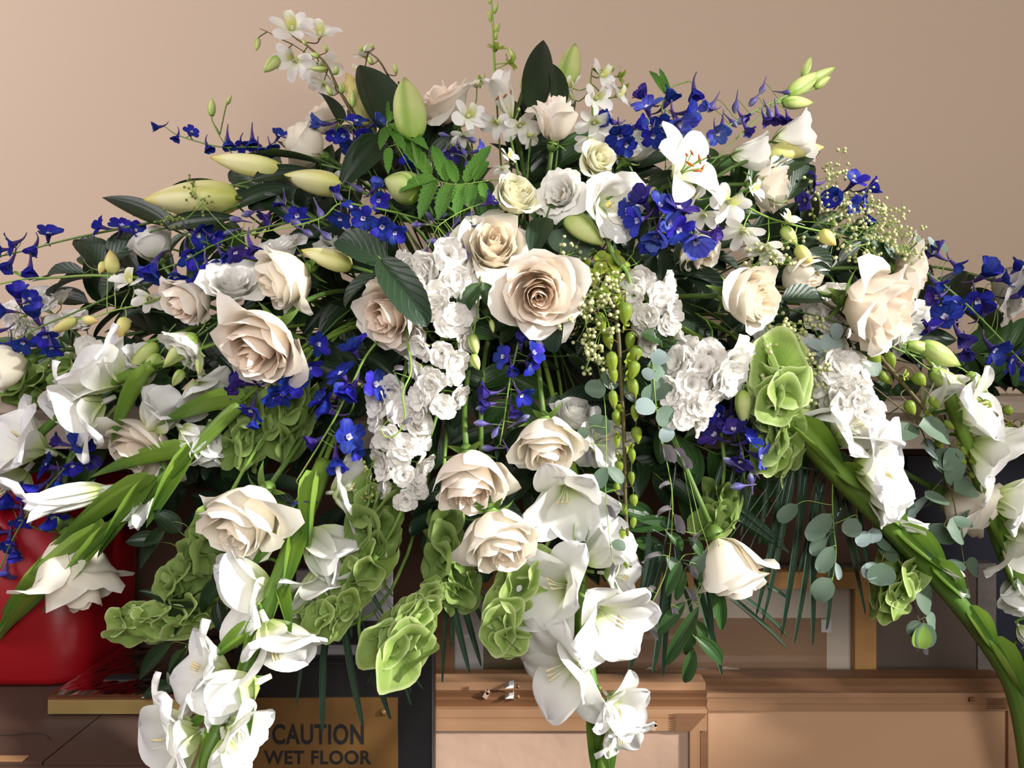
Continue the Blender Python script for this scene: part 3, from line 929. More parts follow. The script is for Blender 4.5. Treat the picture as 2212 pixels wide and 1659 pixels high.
def make_rose(kind, m, seed):
    """list of (name, mesh, matrix) for a flower head of radius 1, opening along +Z; centre of the head near the origin"""
    r = random.Random(seed)
    layers = {
        # (count, R, H, A, flare, curl, closein, layer)
        'open': [(2, .09, 1.16, 250, 0, 0, .15, 1), (3, .18, 1.22, 210, 0, .05, .12, 1), (4, .30, 1.25, 165, .0, .10, .10, .9), (5, .44, 1.24, 145, .03, .18, .05, .65),
                 (5, .58, 1.16, 130, .06, .30, 0, .4), (5, .72, 1.04, 125, .12, .48, 0, .18), (4, .82, .88, 122, .22, .70, 0, .04)],
        'cup': [(2, .09, 1.24, 250, 0, 0, .15, 1), (3, .18, 1.30, 200, 0, .04, .15, 1), (4, .31, 1.34, 165, .0, .10, .14, .85), (5, .46, 1.34, 150, .0, .16, .10, .55),
                (5, .62, 1.30, 140, .02, .28, .03, .25), (4, .76, 1.18, 135, .06, .50, 0, .06), (2, .82, 1.0, 120, .12, .65, 0, .0)],
        'bud': [(2, .10, 1.40, 250, 0, 0, .3, 1), (3, .20, 1.45, 210, 0, .05, .3, .9), (4, .34, 1.45, 185, 0, .10, .25, .5), (4, .48, 1.40, 165, .0, .22, .12, .2), (3, .56, 1.36, 150, .03, .45, 0, .05), (3, .62, 1.2, 105, .22, .95, 0, 0)],
        'blown': [(2, .10, 1.0, 240, 0, .02, .1, 1), (3, .22, 1.05, 190, .02, .10, .05, 1), (5, .36, 1.06, 145, .06, .20, 0, .75), (5, .52, 1.0, 130, .14, .34, 0, .45), (5, .66, .92, 118, .24, .48, 0, .2),
                  (5, .78, .78, 110, .4, .6, 0, .05)],
    }[kind]
    parts = []
    q = 0
    for li, (n, R, H, A, fl, cu, ci, la) in enumerate(layers):
        off = r.uniform(0, 2 * PI)
        for i in range(n):
            q += 1
            P, At = rose_petal(R * r.uniform(.92, 1.07), H * r.uniform(.92, 1.05), A * r.uniform(.9, 1.12), fl * r.uniform(.5, 1.5), cu * r.uniform(.5, 1.4), ci, seed * 97 + q, la,
                               nu=8, nv=7 if li < 2 else 8, point=r.uniform(.03, .20 if kind == 'open' else .11) if kind != 'bud' or li > 3 else .03, ruf=.015 + .05 * li / 6)
            a = off + 2 * PI * i / n + r.uniform(-.15, .15)
            M = Matrix.Translation((0, 0, -0.62)) @ Matrix.Rotation(a, 4, 'Z') @ Matrix.Rotation(r.uniform(-.03, .03) + (r.uniform(-.06, .10) if li > 2 else 0), 4, 'Y')
            parts.append(('petal', Geo().grid(P, At).mesh('rose_petal', m), M))
    # sepals
    for i in range(5):
        me = strip_mesh('sepal', M_STEM, L=.75, Wd=.22, th0=95, th1=r.choice([60, 120, 150]), a=.4, b=1.1, w0=.6, cup=.3, nu=6, nv=2, seed=seed + i)
        parts.append(('sepal', me, Matrix.Translation((0, 0, -.66)) @ Matrix.Rotation(2 * PI * i / 5, 4, 'Z')))
    hip = Geo().lathe([(0.02, -.92), (.10, -.90), (.17, -.80), (.20, -.70), (.16, -.60), (.02, -.56)], 10).mesh('rose_hip', M_STEM)
    parts.append(('hip', hip, Matrix()))
    return parts


ROSES = {}


def rose_proto(kind, tint, seed):
    k = (kind, tint, seed)
    if k not in ROSES:
        ROSES[k] = make_rose(kind, {'c': M_ROSE, 'p': M_ROSEP, 'y': M_ROSEY, 'w': M_WHITE}[tint], seed)
    return ROSES[k]


def make_lisi(kind, seed, m=None):
    """ruffled trumpet flowers, radius 1, opening along +Z, tube below the origin"""
    r = random.Random(seed)
    m = m or M_WHITE
    parts = []
    layers = {'trumpet': [(3, .62, 1.25, 165, .55, .30), (3, .70, 1.2, 160, .75, .45)],
              'double': [(3, .22, 1.1, 170, .3, .1), (4, .38, 1.15, 150, .4, .15), (5, .55, 1.15, 130, .5, .3), (5, .68, 1.1, 120, .7, .45)],
              'side': [(3, .5, 1.5, 170, .35, .1), (3, .60, 1.5, 165, .5, .3)]}[kind]
    q = 0
    for n, R, H, A, fl, cu in layers:
        off = r.uniform(0, 6)
        for i in range(n):
            q += 1
            P, At = rose_petal(R, H * r.uniform(.93, 1.04), A, fl * r.uniform(.8, 1.2), cu * r.uniform(.4, 1.3), 0, seed * 31 + q, 0, nu=9, nv=12, point=.03, ruf=.0, spiral=.1)
            # crinkled rim
            U, V = At[:, :, 0], At[:, :, 1] * 2 - 1
            k = U ** 4 * 0.055
            f = r.uniform(9, 14)
            p = r.uniform(0, 6)
            P[:, :, 2] += k * np.sin(f * V + p)
            P[:, :, 0] += k * np.cos(f * 1.3 * V + p)
            M = Matrix.Translation((0, 0, -.75)) @ Matrix.Rotation(off + 2 * PI * i / n, 4, 'Z')
            parts.append(('petal', Geo().grid(P, At).mesh('ruffled_petal', m), M))
    for i in range(5):
        me = strip_mesh('sepal', M_STEM, L=.8, Wd=.10, th0=60, th1=25, a=.3, b=.8, w0=.6, cup=.1, nu=5, nv=2, seed=i)
        parts.append(('sepal', me, Matrix.Translation((0, 0, -.80)) @ Matrix.Rotation(2 * PI * i / 5 + .3, 4, 'Z')))
    g = Geo()
    g.lathe([(.02, -.35), (.10, -.3), (.11, -.2), (.05, -.1), (.0, -.05)], 8)
    for i in range(4):
        g.tube([(0, 0, -.4), (.15 * math.cos(i * 1.6), .15 * math.sin(i * 1.6), -.05)], .025, 5)
    parts.append(('stamens', g.mesh('lisianthus_stamens', M_YELBUD), Matrix()))
    return parts


def make_six(m, L, Wd, th_in, th_out, a, b, cup, ruf, seed, rf=3.0, w0=.25, fold=0, bend=1.4, nu=10, nv=6, jit=6, stam=None, stretch=()):
    r = random.Random(seed)
    parts = []
    for i in range(6):
        inner = i % 2
        t = th_in if inner else th_out
        me = strip_mesh('tepal', m, L=L * r.uniform(.94, 1.06), Wd=Wd * (1.12 if inner else .95), th0=t[0] + r.uniform(-3, 3), th1=t[1] + r.uniform(-jit, jit) * 3, a=a, b=b, w0=w0, cup=cup, ruf=ruf, rf=rf,
                        bend=bend * r.uniform(.85, 1.2), nu=nu, nv=nv, fold=fold, seed=seed * 7 + i, twist=r.uniform(-.2, .2))
        parts.append(('tepal', me, Matrix.Rotation(i * PI / 3 + r.uniform(-.1, .1), 4, 'Z') @ Matrix.Translation((.02 * L, 0, 0))))
    return parts


GLADS = {}
for i in range(4):
    p = make_six(M_GLAD, 1.30, 1.0, (22, 78 + 8 * i), (28, 92 + 6 * i), .60, .62, .10, .075, 100 + i, rf=3.2, bend=1.15, nu=11, nv=8, jit=11)
    g = Geo()
    for k in range(3):
        pts = [Vector((0.02 * k, .03 * (k - 1), 0)), Vector((.06, .05 * (k - 1), .35)), Vector((.10 + .02 * k, .09 * (k - 1), .62))]
        g.tube(smooth_path(pts, 3), .012, 5, 0, .7)
        g.tube([pts[-1] - Vector((.03, 0, .05)), pts[-1] + Vector((.03, 0, .10))], .024, 5, .9, 1)
    pts = [Vector((0, 0, 0)), Vector((-.03, 0, .4)), Vector((.02, .03, .75))]
    g.tube(smooth_path(pts, 3), .010, 5, 0, .8)
    p.append(('stamens', g.mesh('gladiolus_stamens', M_STAMEN), Matrix()))
    GLADS['open%d' % i] = p
GLADS['half0'] = make_six(M_GLAD, 1.15, .80, (8, 44), (12, 60), .6, .55, .3, .04, 131, bend=2.2, nu=10, nv=6)
GLADS['half1'] = make_six(M_GLAD, 1.15, .86, (8, 52), (12, 76), .6, .55, .25, .06, 132, bend=2.6, nu=10, nv=6)
GLADS['shut'] = make_six(M_GLAD, 1.25, .42, (5, 4), (6, 14), .5, .5, .55, .03, 141, bend=2.5, nu=8, nv=4, jit=3)
for k in GLADS:
    base = Geo().lathe([(.0, -.25), (.05, -.24), (.06, -.1), (.075, .04), (.07, .12), (.03, .14)], 8).mesh('gladiolus_tube', M_GLAD)
    GLADS[k].append(('tube', base, Matrix()))

LILIES = []
for i in range(2):
    p = make_six(M_LILY, 1.25, .50 if i else .62, (10, 38) if i else (30, 96), (14, 50) if i else (34, 112), .7, .62, .18, .03, 200 + i, fold=.05, bend=2.0 if i else 1.25, nu=12, nv=6, jit=7)
    g = Geo()
    g.tube(smooth_path([Vector((0, 0, 0)), Vector((.03, 0, .45)), Vector((.16, .0, .80))], 5), .018, 6)
    p.append(('pistil', g.mesh('lily_pistil', M_STEML), Matrix()))
    g = Geo().lathe([(0, -.03), (.04, -.02), (.05, .01), (.03, .04), (0, .045)], 9)
    g.xf(frame((.3, 0, .9), (1, 0, 0), loc=(.17, 0, .82)))
    p.append(('stigma', g.mesh('lily_stigma', M_STIGMA), Matrix()))
    g, g2 = Geo(), Geo()
    for k in range(6):
        a = k * PI / 3 + .5
        e = Vector((.22 * math.cos(a), .22 * math.sin(a), .60))
        g.tube(smooth_path([Vector((0, 0, 0)), Vector((.06 * math.cos(a), .06 * math.sin(a), .35)), e], 4), .011, 5, 0, .6)
        dd = Vector((-math.sin(a), math.cos(a), .5)).normalized() * .10
        g2.tube([e - dd, e, e + dd], [.012, .03, .012], 6)
    p.append(('filaments', g.mesh('lily_filaments', M_STEML), Matrix()))
    p.append(('anthers', g2.mesh('lily_anthers', M_ANTHER), Matrix()))
    LILIES.append(p)


def bud_mesh(name, m, fat=.19, n=14, lobes=3, amp=.10, tip=.04):
    """closed bud of length 1 along +Z"""
    z = np.linspace(0, 1, 14)
    r_ = (z + .03) ** .5 * (1 - z) ** .85
    r_ = fat * r_ / r_.max()
    r_[0], r_[-1] = .035, tip * .3
    r_ = np.maximum(r_, .012)
    return Geo().lathe(list(zip(r_, z)), n, lobes, amp).mesh(name, m)


B_LILY = bud_mesh('lily_bud', M_LILYBUD, .19, 18, 3, .09)
B_LIME = bud_mesh('lime_bud', M_LIMEBUD, .23, 18, 3, .09)
B_FAT = bud_mesh('fat_lime_bud', M_LIMEBUD, .38, 18, 3, .07)
B_ORCH = bud_mesh('orchid_bud', M_YELBUD, .24, 10, 0, 0)
B_ORCHG = bud_mesh('small_orchid_bud', M_LIMEBUD, .26, 9, 0, 0)
B_LISI = bud_mesh('lisianthus_bud', M_LIMEBUD, .21, 12, 5, .08)
B_LISIP = bud_mesh('pale_lisianthus_bud', M_LILYBUD, .22, 12, 5, .10)
g = Geo()
z = np.linspace(0, 1, 14)
r_ = np.interp(z, [0, .45, .55, .72, .88, 1], [.025, .05, .10, .17, .13, .02])
B_DELPH = g.lathe(list(zip(r_, z)), 12, 5, .06).mesh('delphinium_bud', M_DBUD)


def orchid(m, ml, seed, wide=.5):
    r = random.Random(seed)
    parts = []
    for a, th, wd, L in ((90, 78, .42, .95), (210, 84, .42, .92), (330, 84, .42, .92), (25, 80, wide, 1.0), (155, 80, wide, 1.0)):
        me = strip_mesh('orchid_petal', m, L=L, Wd=wd, th0=th - 22, th1=th + r.uniform(-12, 22), a=.6, b=.42, w0=.2, cup=r.uniform(-.2, .25), ruf=.02, nu=8, nv=4, seed=seed + a)
        parts.append(('petal', me, Matrix.Rotation(math.radians(a + r.uniform(-8, 8)), 4, 'Z')))
    lip = strip_mesh('orchid_lip', ml, L=.75, Wd=.46, th0=20, th1=80, a=.5, b=.4, w0=.5, cup=.7, ruf=.05, nu=8, nv=6, seed=seed + 5)
    parts.append(('lip', lip, Matrix.Rotation(math.radians(270), 4, 'Z')))
    c = Geo().lathe([(.05, -.1), (.09, .0), (.10, .12), (.07, .22), (.0, .26)], 8).mesh('orchid_column', ml)
    parts.append(('column', c, Matrix()))
    return parts


ORCHS = [orchid(M_ORCH, M_ORLIP, 300 + i, .58 + .06 * i) for i in range(3)]
ORCHG = [orchid(M_GRORCH, M_GRORCH, 330, .6)]


def floret(m, seed, open_=70):
    r = random.Random(seed)
    parts = []
    for i in range(5):
        a = 90 + 72 * i + r.uniform(-8, 8)
        me = strip_mesh('delphinium_sepal', m, L=.95 * r.uniform(.9, 1.1), Wd=.66, th0=open_ * .6, th1=open_ + r.uniform(-20, 30), a=.8, b=.42, w0=.12, cup=.15, ruf=.07, nu=6, nv=4, seed=seed * 5 + i, rnd=r.random())
        parts.append(('sepal', me, Matrix.Rotation(math.radians(a), 4, 'Z')))
    g = Geo()
    for i in range(4):
        a = math.radians(45 + 90 * i)
        P, A = strip(.30, .20, 25, 50, .6, .45, .3, .2, nu=3, nv=2, seed=i)
        g.grid(P, A)
        g.v[-1] = g.v[-1] @ np.array(Matrix.Rotation(a, 3, 'Z')).T
    parts.append(('eye', g.mesh('delphinium_eye', M_EYE), Matrix.Translation((0, 0, .05))))
    return parts


g = Geo()
g.tube(smooth_path([Vector((0, 0, .12)), Vector((.06, 0, -.25)), Vector((.20, 0, -.6)), Vector((.48, 0, -.88))], 4), [.17, .12, .075, .05, .035], 7)
SPUR = g.mesh('delphinium_spur', M_SPUR)
DELPH = {'b': [floret(M_DELPH, 400 + i, (62, 84, 40)[i]) for i in range(3)], 'l': [floret(M_DELPHL, 420 + i, (55, 76, 38)[i]) for i in range(3)],
         'v': [floret(M_DELPHP, 440 + i, (55, 80, 38)[i]) for i in range(3)]}


def stock_floret(seed):
    r = random.Random(seed)
    parts = []
    for k, (n, th, L, wd) in enumerate(((6, 84, 1.0, .80),)):
        for i in range(n):
            me = strip_mesh('stock_petal', M_STOCK, L=L * r.uniform(.9, 1.1), Wd=wd, th0=th * .4, th1=th + r.uniform(-25, 30), a=.75, b=.28, w0=.15, cup=r.uniform(-.25, .3), ruf=.09, rf=3.6, nu=6, nv=6, seed=seed * 9 + i + 20 * k)
            parts.append(('petal', me, Matrix.Rotation(2 * PI * i / n + k * .5 + r.uniform(-.2, .2), 4, 'Z')))
    return parts


STOCKS = [stock_floret(500 + i) for i in range(3)]
g = Geo()
for i in range(9):
    P, A = strip(.80 if i > 3 else .5, .62 if i > 3 else .4, 8, (66 if i > 3 else 30) + 7 * (i % 4), .7, .28, .2, .1, ruf=.13, rf=3.6, nu=5, nv=5, seed=60 + i)
    g.grid(P, A)
    g.v[-1] = g.v[-1] @ np.array(Matrix.Rotation(i * 2.4, 3, 'Z')).T
STOCK_C = g.mesh('stock_centre', M_STOCK)


def bell(seed, m, flare=1.0):
    r = np.random.RandomState(seed)
    n = 30
    an = np.linspace(0, 2 * PI, n, endpoint=False)
    t = np.linspace(0, 1, 8)
    lob = 1 + .07 * np.cos(5 * an + r.uniform(0, 6)) + .12 * np.cos(2 * an + r.uniform(0, 6)) + .05 * np.cos(3 * an + r.uniform(0, 6))
    P = np.zeros((8, n, 3))
    A = np.zeros((8, n, 3))
    for i, u in enumerate(t):
        rad = .10 + .80 * flare * u ** 1.25
        k = 1 + (lob - 1) * u
        zz = .85 * u ** .85 - (.18 * u ** 5)
        P[i, :, 0] = rad * np.cos(an) * k
        P[i, :, 1] = rad * np.sin(an) * k * (.62 + .10 * (seed % 4))
        P[i, :, 2] = zz + .09 * u ** 2 * np.sin(3 * an + r.uniform(0, 0.1) + seed) + .035 * u ** 3 * np.sin(7 * an + seed)
        A[i, :, 0] = u
        A[i, :, 1] = (np.cos(an * 2.5) + 1) / 2
        A[i, :, 2] = .5
    return Geo().grid(P, A, close=True).mesh('bell', m)


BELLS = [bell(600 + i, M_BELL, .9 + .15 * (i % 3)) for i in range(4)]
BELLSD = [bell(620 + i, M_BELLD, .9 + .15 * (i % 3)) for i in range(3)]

HYD = [strip_mesh('hydrangea_sepal', M_GRORCH, L=1, Wd=1.1, th0=40, th1=88 + 12 * i, a=.6, b=.4, cup=-.1, w0=.1, nu=6, nv=4, seed=i, ruf=.05) for i in range(2)]

# leaves of length 1, width 1, growing along +Z, upper face towards -X
LEAF = {
    'lily': [strip_mesh('lily_leaf', M_LEAFD, L=1, Wd=1, th0=-8, th1=16 + 8 * i, a=.55, b=1.05, w0=.08, cup=.15, fold=.08, nu=12, nv=6, seed=i) for i in range(2)],
    'rose': [strip_mesh('rose_leaf', M_LEAFR, L=1, Wd=1, th0=-6, th1=20 + 10 * i, a=.6, b=.55, w0=.06, cup=.12, fold=.12, serr=.06, ns=14, nu=28, nv=6, seed=i, ruf=.015) for i in range(2)],
    'ruscus': [strip_mesh('ruscus_leaf', M_LEAFG, L=1, Wd=1, th0=-8, th1=25 + 8 * i, a=.75, b=.85, w0=.05, cup=.15, fold=.08, nu=8, nv=4, seed=i) for i in range(3)],
    'fern': [strip_mesh('serrated_leaflet', M_FERN, L=1, Wd=1, th0=-5, th1=20, a=.45, b=.8, w0=.05, cup=.05, fold=.12, serr=.28, ns=9, nu=27, nv=4, seed=i) for i in range(2)],
    'palm': [strip_mesh('palm_leaflet', M_PALM, L=1, Wd=1, th0=-12, th1=22 + 14 * i, a=.25, b=.6, w0=.5, fold=.45, cup=0, nu=10, nv=4, seed=i) for i in range(2)],
    'euc': [strip_mesh('round_leaf', M_EUC, L=1, Wd=1, th0=-6, th1=12 + 14 * i, a=.55, b=.45, cup=.08, w0=.05, nu=8, nv=5, seed=i, ruf=.01) for i in range(2)],
    'eucb': [strip_mesh('round_leaf', M_EUCB, L=1, Wd=1, th0=-6, th1=14 + 14 * i, a=.55, b=.45, cup=.1, w0=.05, nu=8, nv=5, seed=i, ruf=.01) for i in range(2)],
    'wither': [strip_mesh('withered_leaf', M_WITHER, L=1, Wd=1, th0=-25, th1=60, a=.5, b=.5, cup=.6, w0=.05, nu=6, nv=5, seed=i, ruf=.12, twist=.8) for i in range(2)],
    'bract': [strip_mesh('bract', M_BRACT, L=1, Wd=1, th0=-4, th1=10, a=.22, b=.95, w0=.7, cup=.8, nu=10, nv=6, seed=i) for i in range(2)],
    'grass': [strip_mesh('blade', M_LEAFG, L=1, Wd=1, th0=-10, th1=24, a=.35, b=.8, w0=.3, cup=.2, nu=8, nv=2, seed=i) for i in range(2)],
}
# light-coloured undersides share the same shapes
for k, m in (('fresh', M_STEML),):
    LEAF[k] = [strip_mesh('fresh_leaf', m, L=1, Wd=1, th0=-8, th1=25, a=.6, b=.5, w0=.05, cup=.12, nu=8, nv=4, seed=9)]

# ------------------------------------------------------------------ building a stem with its parts
CORE = Vector((0.0, 1.14, 1.30))


def root_of(head):
    """where a stem leaves the foam"""
    return Vector((max(-.19, min(.19, head.x * .32 + RNG.uniform(-.015, .015))), CORE.y + RNG.uniform(-.03, .03), CORE.z + RNG.uniform(-.005, .015)))


class Plant:
    """one stem of the arrangement: an Empty where it leaves the foam, with stem, flowers, buds and leaves as parts"""

    def __init__(self, name, label, cat, stem=None, width=6, group=None, mat=None, core=True, taper=.6, corek=.7):
        self.mat = mat or M_STEM
        self.g = Geo()
        self.path = [pt(p) for p in stem] if stem else []
        self.base = None
        first = self.path[0] if self.path else None
        self.name, self.label, self.cat, self.group = name, label, cat, group
        self.root = None
        self.width = width
        self.corek = corek
        self.scale = 1.0
        if first is not None:
            self.scale = first.y / F
            self.start(first, (self.path[1] - first) if len(self.path) > 1 else None, core)
            r0 = width * .5 * self.scale
            self.spine = smooth_path(self.path, 7)
            self.g.tube(self.spine, [r0, r0 * (1 + taper) / 2, r0 * taper], 7, .3, 1)

    def start(self, head, direction, core=True, rad=None):
        if self.root is None:
            b = root_of(head)
            self.base = b
            self.root = thing(self.name, self.label, self.cat, b, self.group)
        if core:
            d = Vector(direction).normalized() if direction is not None else (head - self.base).normalized()
            L = (head - self.base).length
            c1 = self.base + Vector(((head.x - self.base.x) * .25, -.30 * L, .16 * L if head.z > 1.15 else .32 * L + .03))
            c2 = head - d * L * .35
            r = rad if rad else self.width * .5 * self.scale * (self.corek if self.path else 1)
            cp = bez(self.base, c1, c2, head, 14)
            self.g.tube(cp, r, 6, 0, .3)
            if not self.path:
                self.spine = cp[7:]

    def to(self, M):
        return Matrix.Translation(-self.base) @ M

    def add(self, name, me, M, label=None):
        o = link(name, me, self.root, self.to(M))
        if label:
            o['label'] = label
        return o

    def head(self, name, parts, M, core_mesh=None, label=None):
        """a flower as a part with its petals below it"""
        o = link(name, core_mesh, self.root, self.to(M))
        for n, me, m in parts:
            link(n, me, o, m)
        if label:
            o['label'] = label
        return o

    def near(self, p):
        return min(self.spine, key=lambda q: (q - p).length)

    def pedicel(self, p, axis, r=None, back=.4, L=None):
        """thin stalk from the nearest place on the stem to the back of a flower"""
        q = self.near(p)
        d = (p - q).length
        if d < .001:
            return
        # leave the stem a bit further down
        self.g.tube(bez(q, q.lerp(p, .4), p - axis * d * back, p, 6), r or .9 * self.scale, 5, .6, 1)

    def leaf(self, kind, base, tip, wpx, roll=0.0, facing=None, variant=None, name='leaf', label=None, curl=1.0):
        a, b = pt(base), pt(tip)
        L = (b - a).length
        wpx = wpx * .62 if kind == 'wither' else wpx
        v = LEAF[kind][(RNG.randint(9) if variant is None else variant) % len(LEAF[kind])]
        s = (a.y + b.y) / 2 / F
        M = frame(b - a, facing, roll, (min(L, 2.4 * wpx * s) * curl, wpx * s, L * 1.02), a)
        return self.add(name, v, M, label)

    def bud(self, me, base, tip, wpx, nominal, name='bud', label=None, roll=None):
        a, b = pt(base), pt(tip)
        L = (b - a).length
        s = (a.y + b.y) / 2 / F
        k = wpx * s / (2 * nominal)
        M = frame(b - a, None, RNG.uniform(0, 6) if roll is None else roll, (k, k, L), a)
        return self.add(name, me, M, label)

    def done(self):
        if self.g.n:
            o = link('stem', self.g.mesh('stem', self.mat), self.root, Matrix.Translation(-self.base))
            # the base lies in the foam
        return self.root


def rose(px, py, dia, ang, c, kind, tint, label, off=0.0, seed=1, roll=None, leaves=(), squash=1.0, name='rose', cat='rose', bend=None):
    P = Plant(name, label, cat, mat=M_STEM)
    head = pt((px, py, off))
    s = head.y / F
    R = dia / 2 * s / (0.97 if kind in ('open', 'cup', 'blown') else .72)
    ax = dirv(ang, c)
    M = frame(ax, None, RNG.uniform(0, 6) if roll is None else roll, (R, R, R * squash), head)
    P.scale = s
    P.width = 13 if dia > 120 else 9
    P.start(head - ax * R * .88, ax if bend is None else dirv(*bend))
    for n, me, m in rose_proto(kind, tint, seed):
        o = link(n, me, P.root, P.to(M @ m))
    for lf in leaves:
        P.leaf('rose', *lf)
        P.pedicel(pt(lf[0]), (pt(lf[1]) - pt(lf[0])).normalized(), 1.5 * s)
    return P.done()


def lisianthus(px, py, dia, ang, c, kind, label, off=0.0, seed=1, buds=(), squash=1.0, leaves=(), m=None):
    P = Plant('lisianthus', label, 'lisianthus', mat=M_STEM)
    head = pt((px, py, off))
    s = head.y / F
    R = dia / 2 * s / 1.12
    ax = dirv(ang, c)
    P.scale, P.width = s, 6
    M = frame(ax, None, RNG.uniform(0, 6), (R, R, R * squash), head)
    P.start(head - ax * R * .78 * squash, ax)
    P.spine = [head - ax * R * .9 * squash - ax * k * .01 + (P.base - head) * .02 * k for k in range(4)]
    key = ('lisi', kind, seed, m)
    if key not in ROSES:
        ROSES[key] = make_lisi(kind, seed, m)
    P.head('blossom', ROSES[key], M)
    for b in buds:
        lisibud(P, *b)
    for lf in leaves:
        P.leaf(*lf)
    return P.done()


def lisibud(P, base, tip, w, stalk=None, pale=False):
    P.bud(B_LISIP if pale else B_LISI, base, tip, w, .21)
    a, b = pt(base), pt(tip)
    L = (b - a).length
    sep = LEAF['grass'][0]
    for i in range(4):
        M = frame(b - a, None, i * PI / 2 + .4, (L * .5, w * .3 * P.scale, L * .62), a)
        P.add('sepal', sep, M @ Matrix.Translation((.10, 0, 0)))
    st = pt(stalk) if stalk else P.near(a)
    P.g.tube(bez(st, st.lerp(a, .5), a - (b - a) * .4, a, 6), 1.6 * P.scale, 5, .5, 1)


def delphinium(label, stem, florets, buds=(), width=5, m=None, core=True, extra=()):
    P = Plant('delphinium', label, 'delphinium', stem, width, mat=m or M_STEM, core=core)
    for i, f in enumerate(florets):
        px, py, size, ang, c = f[:5]
        tone = f[5] if len(f) > 5 else 'b'
        off = f[6] if len(f) > 6 else 0.0
        p = pt((px, py, off))
        s = p.y / F
        ax = dirv(ang + RNG.uniform(-12, 12), c)
        R = size / 2 * s * 1.18
        M = frame(ax, Vector((0, 0, -1)) if RNG.rand() < .8 else None, RNG.uniform(-.6, .6), (R, R, R), p)
        P.head('floret', DELPH[tone][RNG.randint(3)], M, SPUR)
        P.pedicel(p - ax * R * .25, ax)
    for b in buds:
        px, py, size, ang = b[:4]
        p = pt((px, py, 0))
        s = p.y / F
        ax = dirv(ang, b[4] if len(b) > 4 else .15)
        L = size * s
        P.add('bud', B_DELPH, frame(ax, None, RNG.uniform(0, 6), (L * .9, L * .9, L), p - ax * L * .6))
        P.pedicel(p - ax * L * .1, ax)
    for e in extra:
        P.leaf(*e)
    return P.done()


def orchid_spray(label, stem, blossoms, buds=(), mat=None, width=5, leaves=(), name='orchid_spray', green=False, core=True):
    P = Plant(name, label, 'orchid', stem, width, mat=mat or M_STEM, core=core)
    for f in blossoms:
        px, py, size, ang, c = f[:5]
        off = f[5] if len(f) > 5 else 0
        p = pt((px, py, off))
        R = size / 2 * p.y / F * 1.15
        ax = dirv(ang, c)
        roll = f[6] if len(f) > 6 else RNG.uniform(-.5, .5)
        M = frame(ax, Vector((0, 0, 1)), 0, (R, R, R), p) @ Matrix.Rotation(PI / 2 + roll, 4, 'Z') @ Matrix.Rotation(PI, 4, 'Z')
        pr = ORCHG[0] if (green or (len(f) > 7 and f[7])) else ORCHS[RNG.randint(3)]
        P.head('blossom', pr, M)
        P.pedicel(p - ax * R * .1, ax, 1.4 * P.scale)
    for b in buds:
        base, tip, w = b[:3]
        me = B_ORCH if (len(b) > 3 and b[3]) else B_ORCHG
        P.bud(me, base, tip, w, .25)
        a, t = pt(base), pt(tip)
        P.pedicel(a, (t - a).normalized(), 1.3 * P.scale)
    for lf in leaves:
        P.leaf(*lf)
    return P.done()


def gladiolus(label, stem, width, blossoms, bracts=(), core=True, taper=.7):
    P = Plant('gladiolus', label, 'gladiolus', stem, width, mat=M_BRACT, core=core, taper=taper, corek=.3)
    for f in blossoms:
        px, py, size, ang, c, kind = f[:6]
        off = f[6] if len(f) > 6 else 0
        p = pt((px, py, off))
        R = size / 2 * p.y / F * 1.16
        ax = dirv(ang, c)
        k = 1.0 if kind.startswith('open') else 1.25
        M = frame(ax, None, RNG.uniform(0, 6) if len(f) < 8 else f[7], (R * k, R * k, R * k), p - ax * R * (.35 if kind.startswith('open') else .6))
        P.head('blossom', GLADS[kind], M)
        q = p - ax * R * .7
        P.pedicel(q, ax, 4 * P.scale)
    for b in bracts:
        base, tip, w = b[:3]
        P.leaf('bract', base, tip, w * .9, b[3] if len(b) > 3 else 0.0, name='bract')
    return P.done()


def stock(label, path, wpx, n, size, seed=0, leaves=(), off=0.0):
    P = Plant('stock_spike', label, 'stock', [path[0]] + list(path[1:]), 8, mat=M_STEM)
    n = int(n * 1.7)
    size *= 1.08
    r = random.Random(900 + seed)
    sp = P.spine
    for i in range(n):
        t = (i + .5) / n
        q = sp[min(len(sp) - 1, int(t * (len(sp) - 1)))]
        d = (sp[-1] - sp[0]).normalized()
        side = d.cross(Vector((0, -1, 0))).normalized()
        a = i * 2.4 + r.uniform(-.3, .3)
        k = math.sin(a)
        w = wpx / 2 * P.scale * (1 - .35 * t)
        front = abs(math.cos(a))
        ax = (side * k * .9 + Vector((0, -1, 0)) * (front * .8 + .25) + d * r.uniform(-.3, .5)).normalized()
        p = q + side * k * w * .72 + Vector((0, -1, 0)) * front * w * .6
        R = size / 2 * P.scale * r.uniform(.85, 1.1) * (1 - .25 * t)
        P.head('floret', STOCKS[r.randrange(3)], frame(ax, None, r.uniform(0, 6), (R, R, R), p), STOCK_C)
        P.pedicel(p, ax, 1.2 * P.scale)
    for lf in leaves:
        P.leaf(*lf)
    return P.done()


